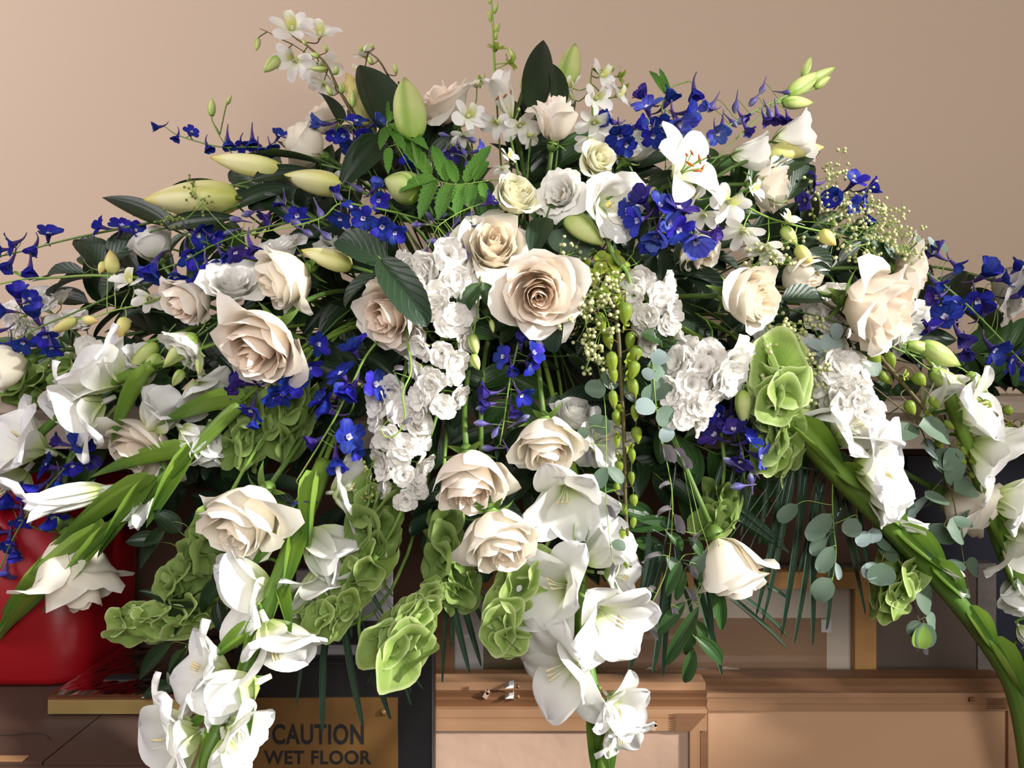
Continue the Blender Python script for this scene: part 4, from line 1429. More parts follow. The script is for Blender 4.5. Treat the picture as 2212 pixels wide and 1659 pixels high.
def bells(label, path, n, s0, s1, dull=False, seed=0, per=4, width=12, core=True, tipbells=True):
    P = Plant('bells_of_ireland', label, 'bells of ireland', path, width, mat=M_STEML, core=core, taper=.5)
    r = random.Random(70 + seed)
    s0, s1, n = s0 * 1.02, s1 * 1.02, int(round(n * 1.2))
    sp = P.spine
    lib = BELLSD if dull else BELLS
    for i in range(n):
        t = (i + .3) / n
        f = t * (len(sp) - 1)
        j = min(len(sp) - 2, int(f))
        q = sp[j].lerp(sp[j + 1], f - j)
        d = (sp[j + 1] - sp[j]).normalized()
        x = d.cross(Vector((0, -1, .2))).normalized()
        y = d.cross(x)
        sz = (s0 + (s1 - s0) * t) * P.scale
        m_ = per if t < .75 else per + 1
        o = r.uniform(0, 6)
        for k in range(m_):
            a = o + 2 * PI * k / m_ + r.uniform(-.25, .25)
            out = (x * math.cos(a) + y * math.sin(a))
            ax = (out + d * r.uniform(-.15, .55) + Vector((0, -.25, 0))).normalized()
            R = sz / 2 * r.uniform(.72, 1.15)
            P.add('bell', lib[r.randrange(len(lib))], frame(ax, d, r.uniform(-.5, .5), (R, R, R), q + out * width * .3 * P.scale))
    return P.done()


def bead_mesh():
    return [(0, -.5), (.42, -.28), (.5, 0), (.42, .28), (.0, .5)]


def seed_spray(label, stems, dull=False, bead=9.5, dens=1.0, seed=0, leaves=()):
    """branching sprays of bead-like seeds; stems = list of (list of points, spread px)"""
    P = Plant('seed_spray', label, 'seed spray', stems[0][0], 3, mat=M_STEML)
    r = random.Random(300 + seed)
    G = Geo()
    for k, (path, spread) in enumerate(stems):
        if k:
            q = smooth_path([pt(p) for p in path], 6)
            a = P.near(q[0])
            P.g.tube([a] + q, 1.1 * P.scale, 5, .3, 1)
        else:
            q = P.spine
        L = sum((q[i + 1] - q[i]).length for i in range(len(q) - 1))
        n = int(L / P.scale / 7.5 * dens)
        for i in range(n):
            t = (i + .5) / n
            p0 = q[int(t * (len(q) - 1))]
            dirn = (q[-1] - q[0]).normalized()
            o = Vector((r.gauss(0, 1), r.gauss(0, .7) - .35, r.gauss(0, 1))) * spread * .5 * P.scale * (1.1 - .5 * t)
            e = p0 + o + dirn * spread * .3 * P.scale
            P.g.tube([p0, p0.lerp(e, .6) + dirn * 2 * P.scale, e], .55 * P.scale, 4, .5, 1, cap=False)
            for j in range(r.choice((2, 3, 3, 4))):
                b = e + Vector((r.gauss(0, 1), r.gauss(0, 1), r.gauss(0, 1))) * 7 * P.scale
                R = bead * P.scale * r.uniform(.8, 1.15)
                g1 = Geo().lathe(bead_mesh(), 7, b=r.random())
                G.merge(g1, frame(b - p0, None, 0, (R, R, R), b))
                P.g.tube([e, b], .4 * P.scale, 3, .7, 1, cap=False)
    o = link('beads', G.mesh('seed_beads', M_BERRYD if dull else M_BERRY), P.root, Matrix.Translation(-P.base))
    o['kind'] = 'stuff'
    for lf in leaves:
        P.leaf(*lf)
    return P.done()


def lily_head(P, px, py, dia, ang, c, which, off=0, roll=0.0, sq=1.0):
    p = pt((px, py, off))
    R = dia / 2 * p.y / F
    ax = dirv(ang, c)
    M = frame(ax, None, roll, (R, R, R * sq), p - ax * R * .4 * sq)
    P.start(p - ax * R * .4 * sq, ax, True, 5 * p.y / F)
    P.head('blossom', LILIES[which], M)


def lily(label, buds=(), leaves=(), heads=(), stem=None):
    ref = (buds[0][1] if buds else None) if stem is None else None
    P = Plant('lily', label, 'lily', stem, 9, mat=M_STEM) if stem else Plant('lily', label, 'lily', mat=M_STEM)
    P.width = 9
    for h in heads:
        P.scale = pt(h).y / F
        lily_head(P, *h)
    for b in buds:
        me, base, tip, w, nom = {'c': B_LILY, 'g': B_LIME, 'f': B_FAT, 'y': B_YEL}[b[0]], b[1], b[2], b[3], {'c': .19, 'g': .23, 'f': .38, 'y': .19}[b[0]]
        a, t = pt(base), pt(tip)
        P.scale = a.y / F
        P.start(a, t - a, True, 4 * P.scale)
        P.bud(me, base, tip, w, nom, roll=b[4] if len(b) > 4 else .5)
    for lf in leaves:
        a, t = pt(lf[0]), pt(lf[1])
        P.scale = a.y / F
        P.start(a, t - a, True, 2.2 * P.scale)
        P.leaf('lily', *lf)
    return P.done()


B_YEL = bud_mesh('yellow_lily_bud', M_YELBUD, .19, 16, 3, .09)


def branch(name, label, cat, stem, leaves, kind='ruscus', width=4, mat=None, group=None, core=True):
    P = Plant(name, label, cat, stem, width, group, mat or M_STEM, core)
    for lf in leaves:
        if isinstance(lf[0], str):
            k, base, tip, w = lf[:4]
            rest = lf[4:]
        else:
            k, base, tip, w = kind, lf[0], lf[1], lf[2]
            rest = lf[3:]
        P.leaf(k, base, tip, w, *rest)
        a = pt(base)
        P.pedicel(a, (pt(tip) - a).normalized(), .8 * P.scale)
    return P.done()

# ------------------------------------------------------------------ planter on the mantel shelf (mostly behind the flowers)
t = thing('planter', 'dark green planter of floral foam on the stone shelf behind the flowers', 'planter', (0, CORE.y, MANTEL_Z))
g = Geo()
ring = lambda hx, hy, z: np.array([(hx * math.copysign(abs(math.cos(a)) ** .6, math.cos(a)), CORE.y + hy * math.copysign(abs(math.sin(a)) ** .6, math.sin(a)), z) for a in np.linspace(0, 2 * PI, 28, endpoint=False)])
P_ = np.array([ring(.0, .0, MANTEL_Z), ring(.20, .075, MANTEL_Z), ring(.225, .09, MANTEL_Z + .05), ring(.23, .094, MANTEL_Z + .052), ring(.218, .085, MANTEL_Z + .05), ring(.2, .07, MANTEL_Z + .01)])
g.grid(P_, np.full(P_.shape, .5), close=True)
local(link('tray', g.mesh('tray', M_POT)), t)
P_ = np.array([ring(.19, .068, MANTEL_Z + .012), ring(.212, .078, MANTEL_Z + .05), ring(.205, .072, MANTEL_Z + .075), ring(.0, .0, MANTEL_Z + .078)])
local(link('foam', Geo().grid(P_, np.full(P_.shape, .5), close=True).mesh('foam', M_FOAM)), t)

# ------------------------------------------------------------------ roses
rose(1065, 535, 150, 70, .93, 'open', 'c', 'cream rose with a tight swirl just above the bright central rose', .01, 3)
rose(1163, 634, 168, -80, .95, 'open', 'p', 'bright blush rose at the very centre, beside the green hydrangea and seed sprays', -.02, 5, leaves=(((1205, 680), (1190, 760), 52, 0.4),))
rose(848, 680, 160, -140, .75, 'open', 'p', 'blush rose half hidden under a glossy drooping rose leaf', .0, 7,
     leaves=(((822, 560, -.03), (918, 692, -.05), 80, .2, None, 1), ((838, 575, -.01), (725, 505, -.02), 74, -.2), ((830, 585), (735, 655), 60, .4)), bend=(170, .2))
rose(566, 742, 196, -115, .72, 'open', 'p', 'largest peach-tinted rose, nodding above the blue florets at centre left', -.03, 9)
rose(622, 598, 150, -150, .42, 'cup', 'c', 'plump cream rose in side view behind the largest peach rose', .0, 11)
rose(412, 645, 122, -125, .6, 'cup', 'p', 'small blush rose leaning against a ruffled white lisianthus at the left', .01, 13)
rose(333, 535, 92, 120, -.1, 'cup', 'w', 'white rose seen from behind under the long dark leaf at upper left', .03, 11)
rose(662, 318, 118, 155, .25, 'cup', 'c', 'cream rose in side view under the blue florets at upper left', .03, 13)
rose(702, 262, 84, 130, .2, 'cup', 'p', 'pale rose just behind the upper left blue florets', .08, 11)
rose(955, 225, 140, 125, .45, 'blown', 'p', 'wide open cream rose beside the upright lime lily bud', .03, 15)
rose(1198, 268, 92, 84, .28, 'bud', 'p', 'upright creamy rosebud with curled outer petals at the top', -.02, 17)
rose(1290, 343, 78, 20, .85, 'open', 'y', 'smallest ivory spray rose below the orchid spray', -.01, 19)
rose(1110, 428, 104, 60, .78, 'cup', 'y', 'half open greenish ivory rose left of the ruffled white pair', .0, 21)
rose(1612, 641, 150, -8, .72, 'cup', 'c', 'round cream rose at right with seed sprays above and below it', -.02, 23, leaves=(((1690, 648), (1778, 640), 62, 0.0), ((1745, 540), (1795, 585), 55, .3)))
rose(1885, 660, 190, -22, .62, 'cup', 'p', 'large sunlit blush rose at the right edge of the bouquet', -.04, 25)
rose(1662, 402, 112, -10, .35, 'cup', 'c', 'cream rose in side view behind the small orchid at upper right', .02, 27, leaves=(((1700, 432), (1752, 352), 44, .2),))
rose(1972, 582, 120, -5, .25, 'blown', 'p', 'blush rose peeping out behind the large sunlit rose', .03, 29)
rose(1728, 590, 112, -50, .4, 'cup', 'c', 'cream rose hidden behind a yellow orchid bud at right', .03, 27)
rose(1180, 950, 158, -85, .62, 'cup', 'c', 'highest of three clustered roses above the central gladiolus', -.015, 31)
rose(1015, 1030, 182, -80, .64, 'cup', 'p', 'middle blush rose of the clustered three, beside the stock flowers', -.03, 33)
rose(1075, 1157, 180, -72, .66, 'cup', 'c', 'lowest and fullest of three clustered cream roses', -.05, 35)
rose(536, 1112, 200, -118, .68, 'cup', 'c', 'big cream rose nodding low at left over the green bells', -.03, 37)
rose(300, 968, 176, -120, .6, 'blown', 'p', 'blush rose tucked behind the thick green gladiolus bracts', .02, 39)
rose(165, 1215, 165, -72, .12, 'bud', 'c', 'cream rose in front of the red bin, crossed by gladiolus bracts', .02, 41)
rose(1570, 1215, 150, -68, .2, 'bud', 'c', 'drooping cream rose with reflexed petals among the hanging leaves', -.02, 43, squash=.9)
rose(2085, 1085, 150, -25, .25, 'cup', 'p', 'cream rose behind round silvery leaves at lower right', .03, 45)
rose(1505, 545, 100, -60, .6, 'cup', 'c', 'cream rose in shade behind the central blue delphinium', .05, 47)
rose(1375, 318, 84, 50, .5, 'bud', 'w', 'white rosebud behind the upper blue cluster', .05, 49)
rose(1240, 900, 90, 80, .5, 'cup', 'w', 'white rose in shade behind the clustered roses', .05, 47)
rose(20, 790, 120, -160, .4, 'cup', 'c', 'shaded blush rose cut by the left edge of the picture', .02, 51)

# ------------------------------------------------------------------ ruffled lisianthus
lisianthus(502, 614, 132, 70, .7, 'double', 'ruffled white lisianthus between two roses at the left', .0, 1)
lisianthus(1212, 422, 118, 160, .80, 'double', 'left one of the ruffled white pair above the central roses', -.005, 3)
lisianthus(1322, 442, 140, -20, .86, 'trumpet', 'wide white trumpet with a green throat beside the blue delphinium', -.02, 5)
lisianthus(398, 752, 118, -130, .5, 'double', 'white lisianthus with green buds hanging beside the peach rose', .0, 7,
           buds=(((425, 722), (352, 795), 40, (445, 690)), ((395, 800), (372, 835), 22, (420, 760)), ((432, 765), (430, 812), 18, (450, 720)), ((340, 742), (275, 800), 34, (380, 700)), ((345, 765), (305, 815), 30, (380, 720))))
lisianthus(1712, 298, 128, 8, .12, 'side', 'large creamy lisianthus in side view against the wall at upper right', -.01, 9, squash=1.0)
lisianthus(1618, 335, 118, 0, .15, 'side', 'lisianthus in side view behind the open lily', .01, 11)
lisianthus(608, 535, 100, 100, .5, 'double', 'white lisianthus in shade above the plump cream rose', .03, 1)
lisianthus(1958, 712, 120, -40, .6, 'double', 'bright ruffled lisianthus under the large sunlit rose', .01, 3)
lisianthus(1575, 800, 138, -30, .6, 'double', 'full white double lisianthus left of the bright green bells', -.01, 13)
lisianthus(2195, 620, 150, -30, .6, 'double', 'white lisianthus cut by the right edge, behind blue florets', .02, 7)
lisianthus(745, 385, 92, 120, .4, 'trumpet', 'pale lisianthus behind the dark leaf at upper left', .05, 5)
lisianthus(740, 520, 110, 100, .5, 'double', 'white lisianthus deep in shade behind the glossy rose leaf', .06, 13)
lisianthus(1310, 960, 120, -60, .6, 'trumpet', 'white trumpet behind the hanging lime orchid stem', .05, 9)
P = Plant('lisianthus', 'tall lisianthus stem of closed green buds at upper right', 'lisianthus', [(1590, 300), (1660, 235), (1700, 205), (1715, 195)], 4)
for b in (((1700, 205), (1778, 155), 34), ((1690, 222), (1757, 222), 28), ((1740, 180), (1806, 145), 24), ((1735, 165), (1752, 122), 18), ((1760, 190), (1795, 165), 16)):
    lisibud(P, *b, stalk=(1690, 215))
P.done()
P = Plant('lisianthus', 'lisianthus buds hanging on thin stems beside the white stock', 'lisianthus', [(1035, 620), (1030, 680), (1022, 720)], 5)
for b in (((1018, 722), (1030, 768), 26), ((1020, 765), (1035, 800), 22), ((1060, 690), (1066, 720), 12)):
    lisibud(P, *b, stalk=(1028, 690))
for l in (('ruscus', (1040, 610), (985, 690), 44), ('ruscus', (1045, 610), (1062, 665), 34)):
    P.leaf(*l)
P.done()
P = Plant('lisianthus', 'lisianthus bud group pointing to the lower right', 'lisianthus', [(1890, 730), (1950, 760), (2000, 775)], 6)
for b in (((1985, 745), (2075, 790), 44), ((2010, 800), (2100, 860), 42), ((2090, 805), (2135, 850), 24), ((1960, 745), (2030, 762), 30)):
    lisibud(P, *b, stalk=(1950, 752))
P.done()
P = Plant('lisianthus', 'two thin green buds rising against the wall at upper left', 'lisianthus', [(500, 330), (478, 300), (458, 262)], 3)
for b in (((457, 250), (458, 212), 17), ((490, 225), (500, 205), 9)):
    lisibud(P, *b, stalk=(475, 290))
P.done()
P = Plant('lisianthus', 'slim dark-veined buds hanging over the bright green bells', 'lisianthus', [(1640, 800), (1665, 860), (1675, 890)], 4)
for b in (((1605, 842), (1608, 922), 36), ((1675, 895), (1730, 935), 28), ((1690, 897), (1752, 885), 22)):
    lisibud(P, *b, stalk=(1668, 880))
P.done()

# ------------------------------------------------------------------ lilies
lily('upright lime lily bud over a broad dark leaf at top left', buds=(('g', (890, 300, -.03), (874, 168, -.03), 70, .3), ('y', (800, 265, .04), (748, 158, .04), 54, 1.0)),
     leaves=(((850, 305, .01), (778, 136, .01), 100, .2, None, 0), ((735, 270), (690, 193), 42, .6), ((828, 298), (730, 412), 72, -.3, None, 0)))
lily('long pale lily bud lying level above a dark leaf at far left', buds=(('c', (512, 428), (311, 432), 78, .2),),
     leaves=(((365, 492), (220, 424), 56, .1, None, 0), ((360, 492), (520, 470), 46, .3), ((480, 398), (372, 396), 26, .9), ((520, 440), (640, 405), 48, .2)))
lily('cream lily bud with a folded green leaf at upper left', buds=(('c', (612, 368), (455, 340), 48, .9),),
     leaves=(((695, 355), (520, 330), 46, .8, None, 1), ((545, 390), (690, 370), 44, .2)))
lily('short cream lily bud opening at its tip, near the dark leaf', buds=(('c', (738, 402), (612, 378), 54, .5),), leaves=(((560, 425), (640, 480), 40, .2),))
lily('fat lime lily bud beside the bright serrated fern', buds=(('f', (905, 415), (830, 388), 72, .4),))
lily('half open lily with a lime bud and pointed leaves at the top', buds=(('g', (1218, 192, .03), (1243, 94, .03), 48, .3), ('y', (1130, 195, .05), (1158, 126, .05), 28, .3)),
     leaves=(((1152, 250), (1174, 84), 66, .0, None, 0), ((1205, 240), (1196, 130), 46, .3, None, 1)), heads=((1092, 222, 170, 112, .42, 1, -.01, .3, 1.0),))
lily('open white lily with a dark stigma and rust stamens', buds=(), leaves=(((1400, 402), (1476, 372), 34, .3),), heads=((1485, 362, 215, 35, .72, 0, -.03, .5),))
lily('yellow lily bud pointing right behind the lisianthus', buds=(('y', (1660, 335), (1779, 318), 44, .3),), leaves=(((1670, 375), (1772, 326), 50, .2),))
lily('pale lily bud behind the plump cream rose', buds=(('c', (760, 575), (650, 540), 44, .3),))
lily('brownish green lily bud under the wide white trumpet', buds=(('g', (1222, 466), (1303, 530), 52, .3),), leaves=(((1180, 470), (1150, 560), 60, .2),))

# ------------------------------------------------------------------ white dendrobium orchids
orchid_spray('white orchid spray arching up against the wall at upper left', [(775, 262, .02), (730, 190), (705, 140), (665, 100), (640, 84)],
             [(630, 66, 98, 60, .88, .0), (690, 80, 92, 70, .62, .01), (640, 128, 94, -120, .85, .01), (692, 140, 90, -60, .6, .02), (700, 178, 64, -90, .5, .02), (735, 195, 44, 40, .4, .03)],
             [((662, 96), (652, 86), 9), ((690, 122), (668, 116), 12), ((706, 110), (702, 96), 9), ((706, 150), (668, 148), 13), ((725, 160), (728, 142), 12), ((738, 200), (740, 176), 14), ((716, 205), (704, 184), 12), ((762, 230), (762, 196), 13)],
             mat=M_STEMB, width=7)
orchid_spray('dangling orchid buds on a bent brown stalk, leftmost against the wall', [(632, 96), (606, 84), (580, 70), (562, 62)], [],
             [((558, 84), (553, 110), 13), ((602, 124), (570, 156), 24)], mat=M_STEMB, width=3)
orchid_spray('small orchid sprig behind the broad dark lily leaf', [(838, 162, .02), (818, 130), (795, 112)], [(790, 124, 66, 110, .4, .02), (775, 150, 40, 180, .3, .03)],
             [((782, 110), (776, 98), 9), ((806, 104), (800, 94), 8), ((803, 138), (796, 122), 12), ((856, 158), (850, 136), 10)], mat=M_STEMB, width=5)
orchid_spray('tall white orchid spray right of the creamy rosebud', [(1275, 330, .03), (1280, 250), (1276, 180), (1279, 148)],
             [(1296, 165, 76, 20, .7, .0), (1240, 190, 66, 150, .5, .0), (1284, 212, 80, -20, .8, -.005), (1330, 208, 76, 20, .4, .02), (1282, 262, 84, -80, .8, .0), (1240, 215, 60, 160, .5, .02), (1275, 300, 70, -100, .6, .01), (1335, 165, 50, 0, .3, .03, 0, True), (1342, 190, 46, -10, .3, .03, 0, True)],
             [((1325, 150), (1322, 140), 8)], width=5)
orchid_spray('orchid spray with yellow buds trailing over the right-hand rose', [(1560, 420), (1600, 440), (1660, 470), (1730, 490), (1775, 500)],
             [(1572, 432, 104, -70, .85, -.01), (1622, 412, 70, 20, .6, -.01), (1606, 495, 100, -110, .6, .0), (1655, 530, 92, -120, .5, -.01), (1700, 480, 72, 60, .4, -.01), (1500, 425, 80, 150, .7, .01), (1520, 460, 80, -110, .6, .01)],
             [((1770, 500), (1806, 530), 32, True), ((1720, 532), (1757, 575), 32, True), ((1690, 490), (1722, 530), 28)], mat=M_STEML, width=6)
orchid_spray('orchid sprig with waxy yellow buds at the left edge', [(420, 600, .02), (330, 650), (250, 670), (190, 690)],
             [(285, 612, 84, 100, .6, .0), (322, 640, 72, -60, .7, .0), (265, 612, 60, 170, .4, .01)],
             [((245, 590), (238, 540), 32, True), ((225, 565), (215, 592), 18, True), ((180, 690), (212, 694), 22, True), ((165, 690), (110, 718), 26, True), ((272, 685), (258, 730), 30, True)], mat=M_STEML, width=5)
orchid_spray('white star orchids beneath the wide open cream rose', [(1020, 320, .02), (1015, 280), (1010, 250)], [(1008, 252, 86, 0, .85, -.01), (1000, 290, 60, -80, .6, .0), (1030, 190, 50, 90, .4, .02)], [], width=4)
orchid_spray('white orchids crowded under the half open lily', [(1120, 380, .02), (1110, 330), (1100, 280)], [(1120, 268, 84, -60, .75, -.01), (1075, 262, 76, -120, .7, -.005), (1096, 340, 50, 40, .6, -.01), (1086, 362, 42, -100, .6, -.01), (1140, 290, 60, -40, .5, .0)],
             [((1120, 240), (1122, 232), 8)], width=6)
orchid_spray('lime orchid tip rising to the top edge of the picture', [(1070, 170, .02), (1066, 100), (1064, 40), (1060, -20)],
             [(1072, 108, 44, 80, .6, .0, 0, True), (1098, 136, 44, 20, .5, .0, 0, True), (1045, 175, 40, 170, .5, .02, 0, True)],
             [((1060, 46), (1052, 18), 9), ((1068, 28), (1075, 5), 9), ((1071, 70), (1080, 48), 10), ((1070, 85), (1074, 66), 8), ((1112, 128), (1098, 102), 12), ((1060, 8), (1054, -8), 8)], width=6, mat=M_STEML)

# long hanging stems of lime orchid buds
def hanging_buds(label, path, n, w0, w1, seed, name='orchid_spray'):
    P = Plant(name, label, 'orchid', path, 11, mat=M_STEMB)
    r = random.Random(seed)
    sp = P.spine
    for i in range(n):
        t = (i + .4) / n
        q = sp[int(t * (len(sp) - 1))]
        w = (w0 + (w1 - w0) * t) * P.scale
        sd = 1 if i % 2 else -1
        d = (sp[-1] - sp[0]).normalized()
        side = d.cross(Vector((0, -1, 0)))
        side.normalize()
        out = (side * sd * r.uniform(.5, 1) + Vector((0, -1, 0)) * r.uniform(-.1, 1.0)).normalized()
        a = q + out * w * r.uniform(.6, 1.25) + d * w * r.uniform(.3, 1.0)
        P.g.tube(bez(q, q + out * w * 1.0 - d * w * .5, a - d * w * .9 + out * w * .3, a), 1.7 * P.scale * (1 - .4 * t), 5, .5, 1)
        b = a + (d + out * r.uniform(-.5, .25)).normalized() * w * r.uniform(1.2, 1.6)
        k = w * r.uniform(.6, .85) / .5
        P.add('bud', B_GRB, frame(b - a, None, r.uniform(0, 6), (k, k, (b - a).length), a))
        if t < .7 and r.random() < .55:
            k = w * .62
            P.head('blossom', ORCHG[0], frame((out + d * .5 + Vector((0, -.6, 0))).normalized(), None, r.uniform(0, 6), (k, k, k), q + out * w * .5 + d * w * .4))
    return P.done()


B_GRB = bud_mesh('lime_orchid_pouch', M_GRORCH, .27, 10, 2, .12, .1)
hanging_buds('long lime orchid chain hanging straight down right of centre', [(1322, 640), (1335, 720), (1340, 800), (1346, 900), (1350, 1000), (1352, 1100), (1362, 1225)], 24, 36, 15, 1)
hanging_buds('lime orchid chain slanting down at right over the silvery leaves', [(1850, 710), (1900, 770), (1960, 840), (2010, 900), (2060, 970), (2090, 1010), (2130, 1060)], 16, 32, 14, 2)
hanging_buds('short lime orchid stem at the far right above the stone shelf', [(2090, 870), (2150, 895), (2190, 920), (2215, 945)], 7, 24, 20, 3)

# green hydrangea
P = Plant('hydrangea', 'green hydrangea head beside the central blush rose', 'hydrangea', [(1310, 640, .05), (1300, 610, .02)], 8)
rr = random.Random(8)
for i in range(15):
    a = i * 2.4
    k = math.sqrt((i + .5) / 15)
    ax = Vector((math.cos(a) * k, -math.sqrt(max(.05, 1 - k * k)), math.sin(a) * k))
    p = pt((1305, 600, .035)) + ax * .026
    R = .0105 * rr.uniform(.85, 1.2)
    M = frame(ax, None, rr.uniform(0, 6), (R, R, R), p)
    o = link('floret', None, P.root, P.to(M))
    for q in range(4):
        link('sepal', HYD[q % 2], o, Matrix.Rotation(q * PI / 2, 4, 'Z'))
P.done()

# ------------------------------------------------------------------ gladioli
gladiolus('gladiolus with thick lime bracts slanting across the red bin', [(520, 870), (440, 950), (350, 1040), (260, 1120), (160, 1215), (60, 1310), (-10, 1370)], 34,
          [(345, 900, 130, 60, .5, 'half1', .01), (420, 945, 120, -30, .4, 'half0', .01), (165, 1072, 190, 192, .25, 'shut', -.015), (320, 1070, 140, -110, .3, 'shut', .01), (455, 960, 110, -80, .35, 'half0', .02)],
          [((530, 872), (335, 920), 47, .4), ((410, 985), (195, 1030), 44, .5), ((420, 960), (315, 1140), 47, -.6), ((330, 1050), (100, 1200), 50, .4), ((340, 1030), (210, 1205), 44, -.5),
           ((230, 1140), (0, 1325), 50, .4), ((250, 1130), (90, 1325), 41, -.6), ((150, 1215), (-10, 1392), 56, .0)])
gladiolus('white gladiolus hanging to the bottom edge at left, over the sign', [(700, 1000, .05), (668, 1090, .01), (620, 1200, -0.006), (565, 1350, -0.055), (515, 1480, -0.096), (460, 1600, -0.135), (425, 1680, -0.150)], 40,
          [(545, 1275, 210, 175, .55, 'open0', -0.031), (590, 1380, 198, -60, .3, 'open1', -0.069), (455, 1455, 198, 165, .35, 'open2', -0.088), (500, 1500, 168, 200, .4, 'half1', -0.113), (385, 1600, 228, 190, .55, 'open3', -0.145), (515, 1575, 130, -20, .45, 'open1', -0.132), (495, 1645, 140, -70, .3, 'half1', -0.149),
           (708, 1185, 180, -30, .35, 'half1', 0.008), (745, 1060, 144, 10, .4, 'open2', 0.020), (525, 1218, 108, 190, .2, 'shut', -0.012), (690, 1260, 156, -70, .4, 'open3', 0.004)],
          [((690, 1020, 0.000), (668, 1200, -0.011), 46, .4), ((640, 1150, 0.000), (610, 1290, -0.040), 50, -.4), ((640, 1150, 0.000), (535, 1235, -0.023), 34, .4), ((600, 1270, -0.029), (628, 1380, -0.069), 40, -.4), ((560, 1370, -0.061), (455, 1430, -0.085), 46, .4), ((560, 1370, -0.061), (505, 1510, -0.111), 44, -.2), ((530, 1480, -0.096), (540, 1590, -0.137), 42, -.3), ((490, 1540, -0.116), (400, 1580, -0.134), 40, .4), ((500, 1530, -0.113), (430, 1690, -0.155), 52, 0)])
gladiolus('white gladiolus hanging down the middle to the bottom edge', [(1225, 1000, .05), (1245, 1100, .05), (1250, 1250, .045), (1262, 1400, .03), (1285, 1520), (1296, 1600), (1305, 1690)], 40,
          [(1222, 1070, 185, -100, .82, 'open0', -.01), (1205, 1270, 200, 170, .7, 'open1', .0), (1308, 1330, 200, -30, .8, 'open2', -.035), (1225, 1440, 210, 200, .62, 'open3', -.02), (1332, 1520, 130, -30, .75, 'open0', -.03), (1300, 1185, 150, 40, .5, 'half1', .0), (1290, 950, 130, 30, .5, 'open3', .03), (1335, 1580, 120, -60, .5, 'open2', -.02), (1330, 1240, 120, 0, .4, 'open2', .02)],
          [((1290, 1500), (1285, 1690), 46, .2), ((1300, 1520), (1318, 1690), 36, -.4), ((1255, 1120), (1250, 1200), 40)])
gladiolus('gladiolus with a thick arching stalk at lower right', [(1705, 900), (1760, 965), (1830, 1045), (1910, 1125), (1985, 1205), (2050, 1280), (2120, 1370), (2180, 1470), (2205, 1560), (2222, 1680)], 52,
          [(1830, 925, 190, 40, .6, 'open0', -.01), (1760, 880, 160, 110, .5, 'open3', .02), (1885, 1010, 190, 0, .6, 'open2', -.02), (1900, 1075, 130, -50, .3, 'half0', -.01), (1948, 1128, 100, -15, .2, 'shut', -.005), (2040, 1222, 80, -35, .2, 'shut', -.005), (2055, 1268, 60, -40, .2, 'shut', .0)],
          [((1705, 915), (1825, 1040), 62, .2), ((1800, 1010), (1880, 1062), 60, .5), ((1880, 1080), (1960, 1150), 50, .4), ((1930, 1140), (2045, 1240), 60, .4), ((2000, 1210), (2085, 1300), 52, .4), ((2080, 1310), (2150, 1420), 46, .3), ((2130, 1380), (2212, 1520), 50, .1)], taper=.75)
gladiolus('white gladiolus hanging along the right edge', [(2050, 850), (2090, 960), (2130, 1080), (2160, 1180), (2195, 1260), (2230, 1330)], 34,
          [(2095, 885, 170, 10, .6, 'open1', -.01), (2135, 975, 190, -30, .5, 'open2', -.02), (2185, 1085, 180, -20, .5, 'open0', -.02), (2200, 1170, 170, -40, .5, 'open3', -.02), (2205, 1275, 110, -120, .4, 'half1', -.01), (2030, 850, 120, 60, .4, 'half1', .01), (2215, 1370, 60, -60, .4, 'half0', 0), (2215, 1450, 60, -60, .4, 'half0', 0)],
          [((2125, 1100), (2175, 1210), 56, .3), ((2160, 1190), (2195, 1285), 54, .3)])
gladiolus('white gladiolus pointing left at the edge of the picture', [(330, 790), (230, 830), (140, 890), (60, 960), (-20, 1030)], 26,
          [(230, 805, 190, 140, .55, 'open0', -.005), (185, 885, 190, -150, .5, 'open1', -.01), (60, 960, 180, 150, .55, 'open2', -.01), (30, 1045, 170, -120, .5, 'open3', .0), (300, 800, 120, 60, .5, 'half1', .02), (440, 840, 130, -60, .5, 'open1', .03)], [((330, 800), (240, 960), 40)])
gladiolus('lone white gladiolus blossom behind the bright green bells', [(1640, 770, .04), (1660, 790, .02)], 10, [(1685, 772, 150, 70, .5, 'open2', .035)], [])

# ------------------------------------------------------------------ stock spikes
stock('long white stock spike left of the clustered roses', [(970, 560, .02), (960, 640, .02), (955, 720, .01), (945, 820, .01), (950, 905, .01)], 120, 17, 88, 1)
stock('lower white stock spike hanging above the green bells', [(870, 840, .03), (865, 920, .02), (870, 1000, .02), (880, 1085, .02)], 110, 13, 84, 2)
stock('short stock sprig above the half hidden blush rose', [(905, 640, .03), (900, 590, .03), (890, 560, .03)], 70, 5, 76, 3)
stock('white stock spike right of the lime orchid chain', [(1385, 600, .03), (1400, 660, .015), (1420, 700, .01), (1430, 750, .01)], 110, 10, 74, 4, leaves=(('ruscus', (1385, 722, -.01), (1432, 735, -.01), 40),))
stock('bright stock cluster left of the blue shaded delphinium', [(1525, 770, .02), (1500, 810, .01), (1480, 860, .0), (1465, 920, .0)], 120, 11, 88, 5)
stock('sunlit stock spike above the arching gladiolus stalk', [(1760, 790, .02), (1810, 810, .01), (1830, 860, .0), (1865, 915, .0)], 120, 12, 82, 6)
stock('shaded stock spike at the far left edge', [(210, 760, .06), (140, 700, .05), (90, 670, .05), (20, 700, .05)], 100, 9, 80, 7)
stock('stock flowers under the small silvery leaves at right', [(1800, 640, .05), (1785, 680, .04), (1800, 730, .04)], 80, 6, 80, 8)

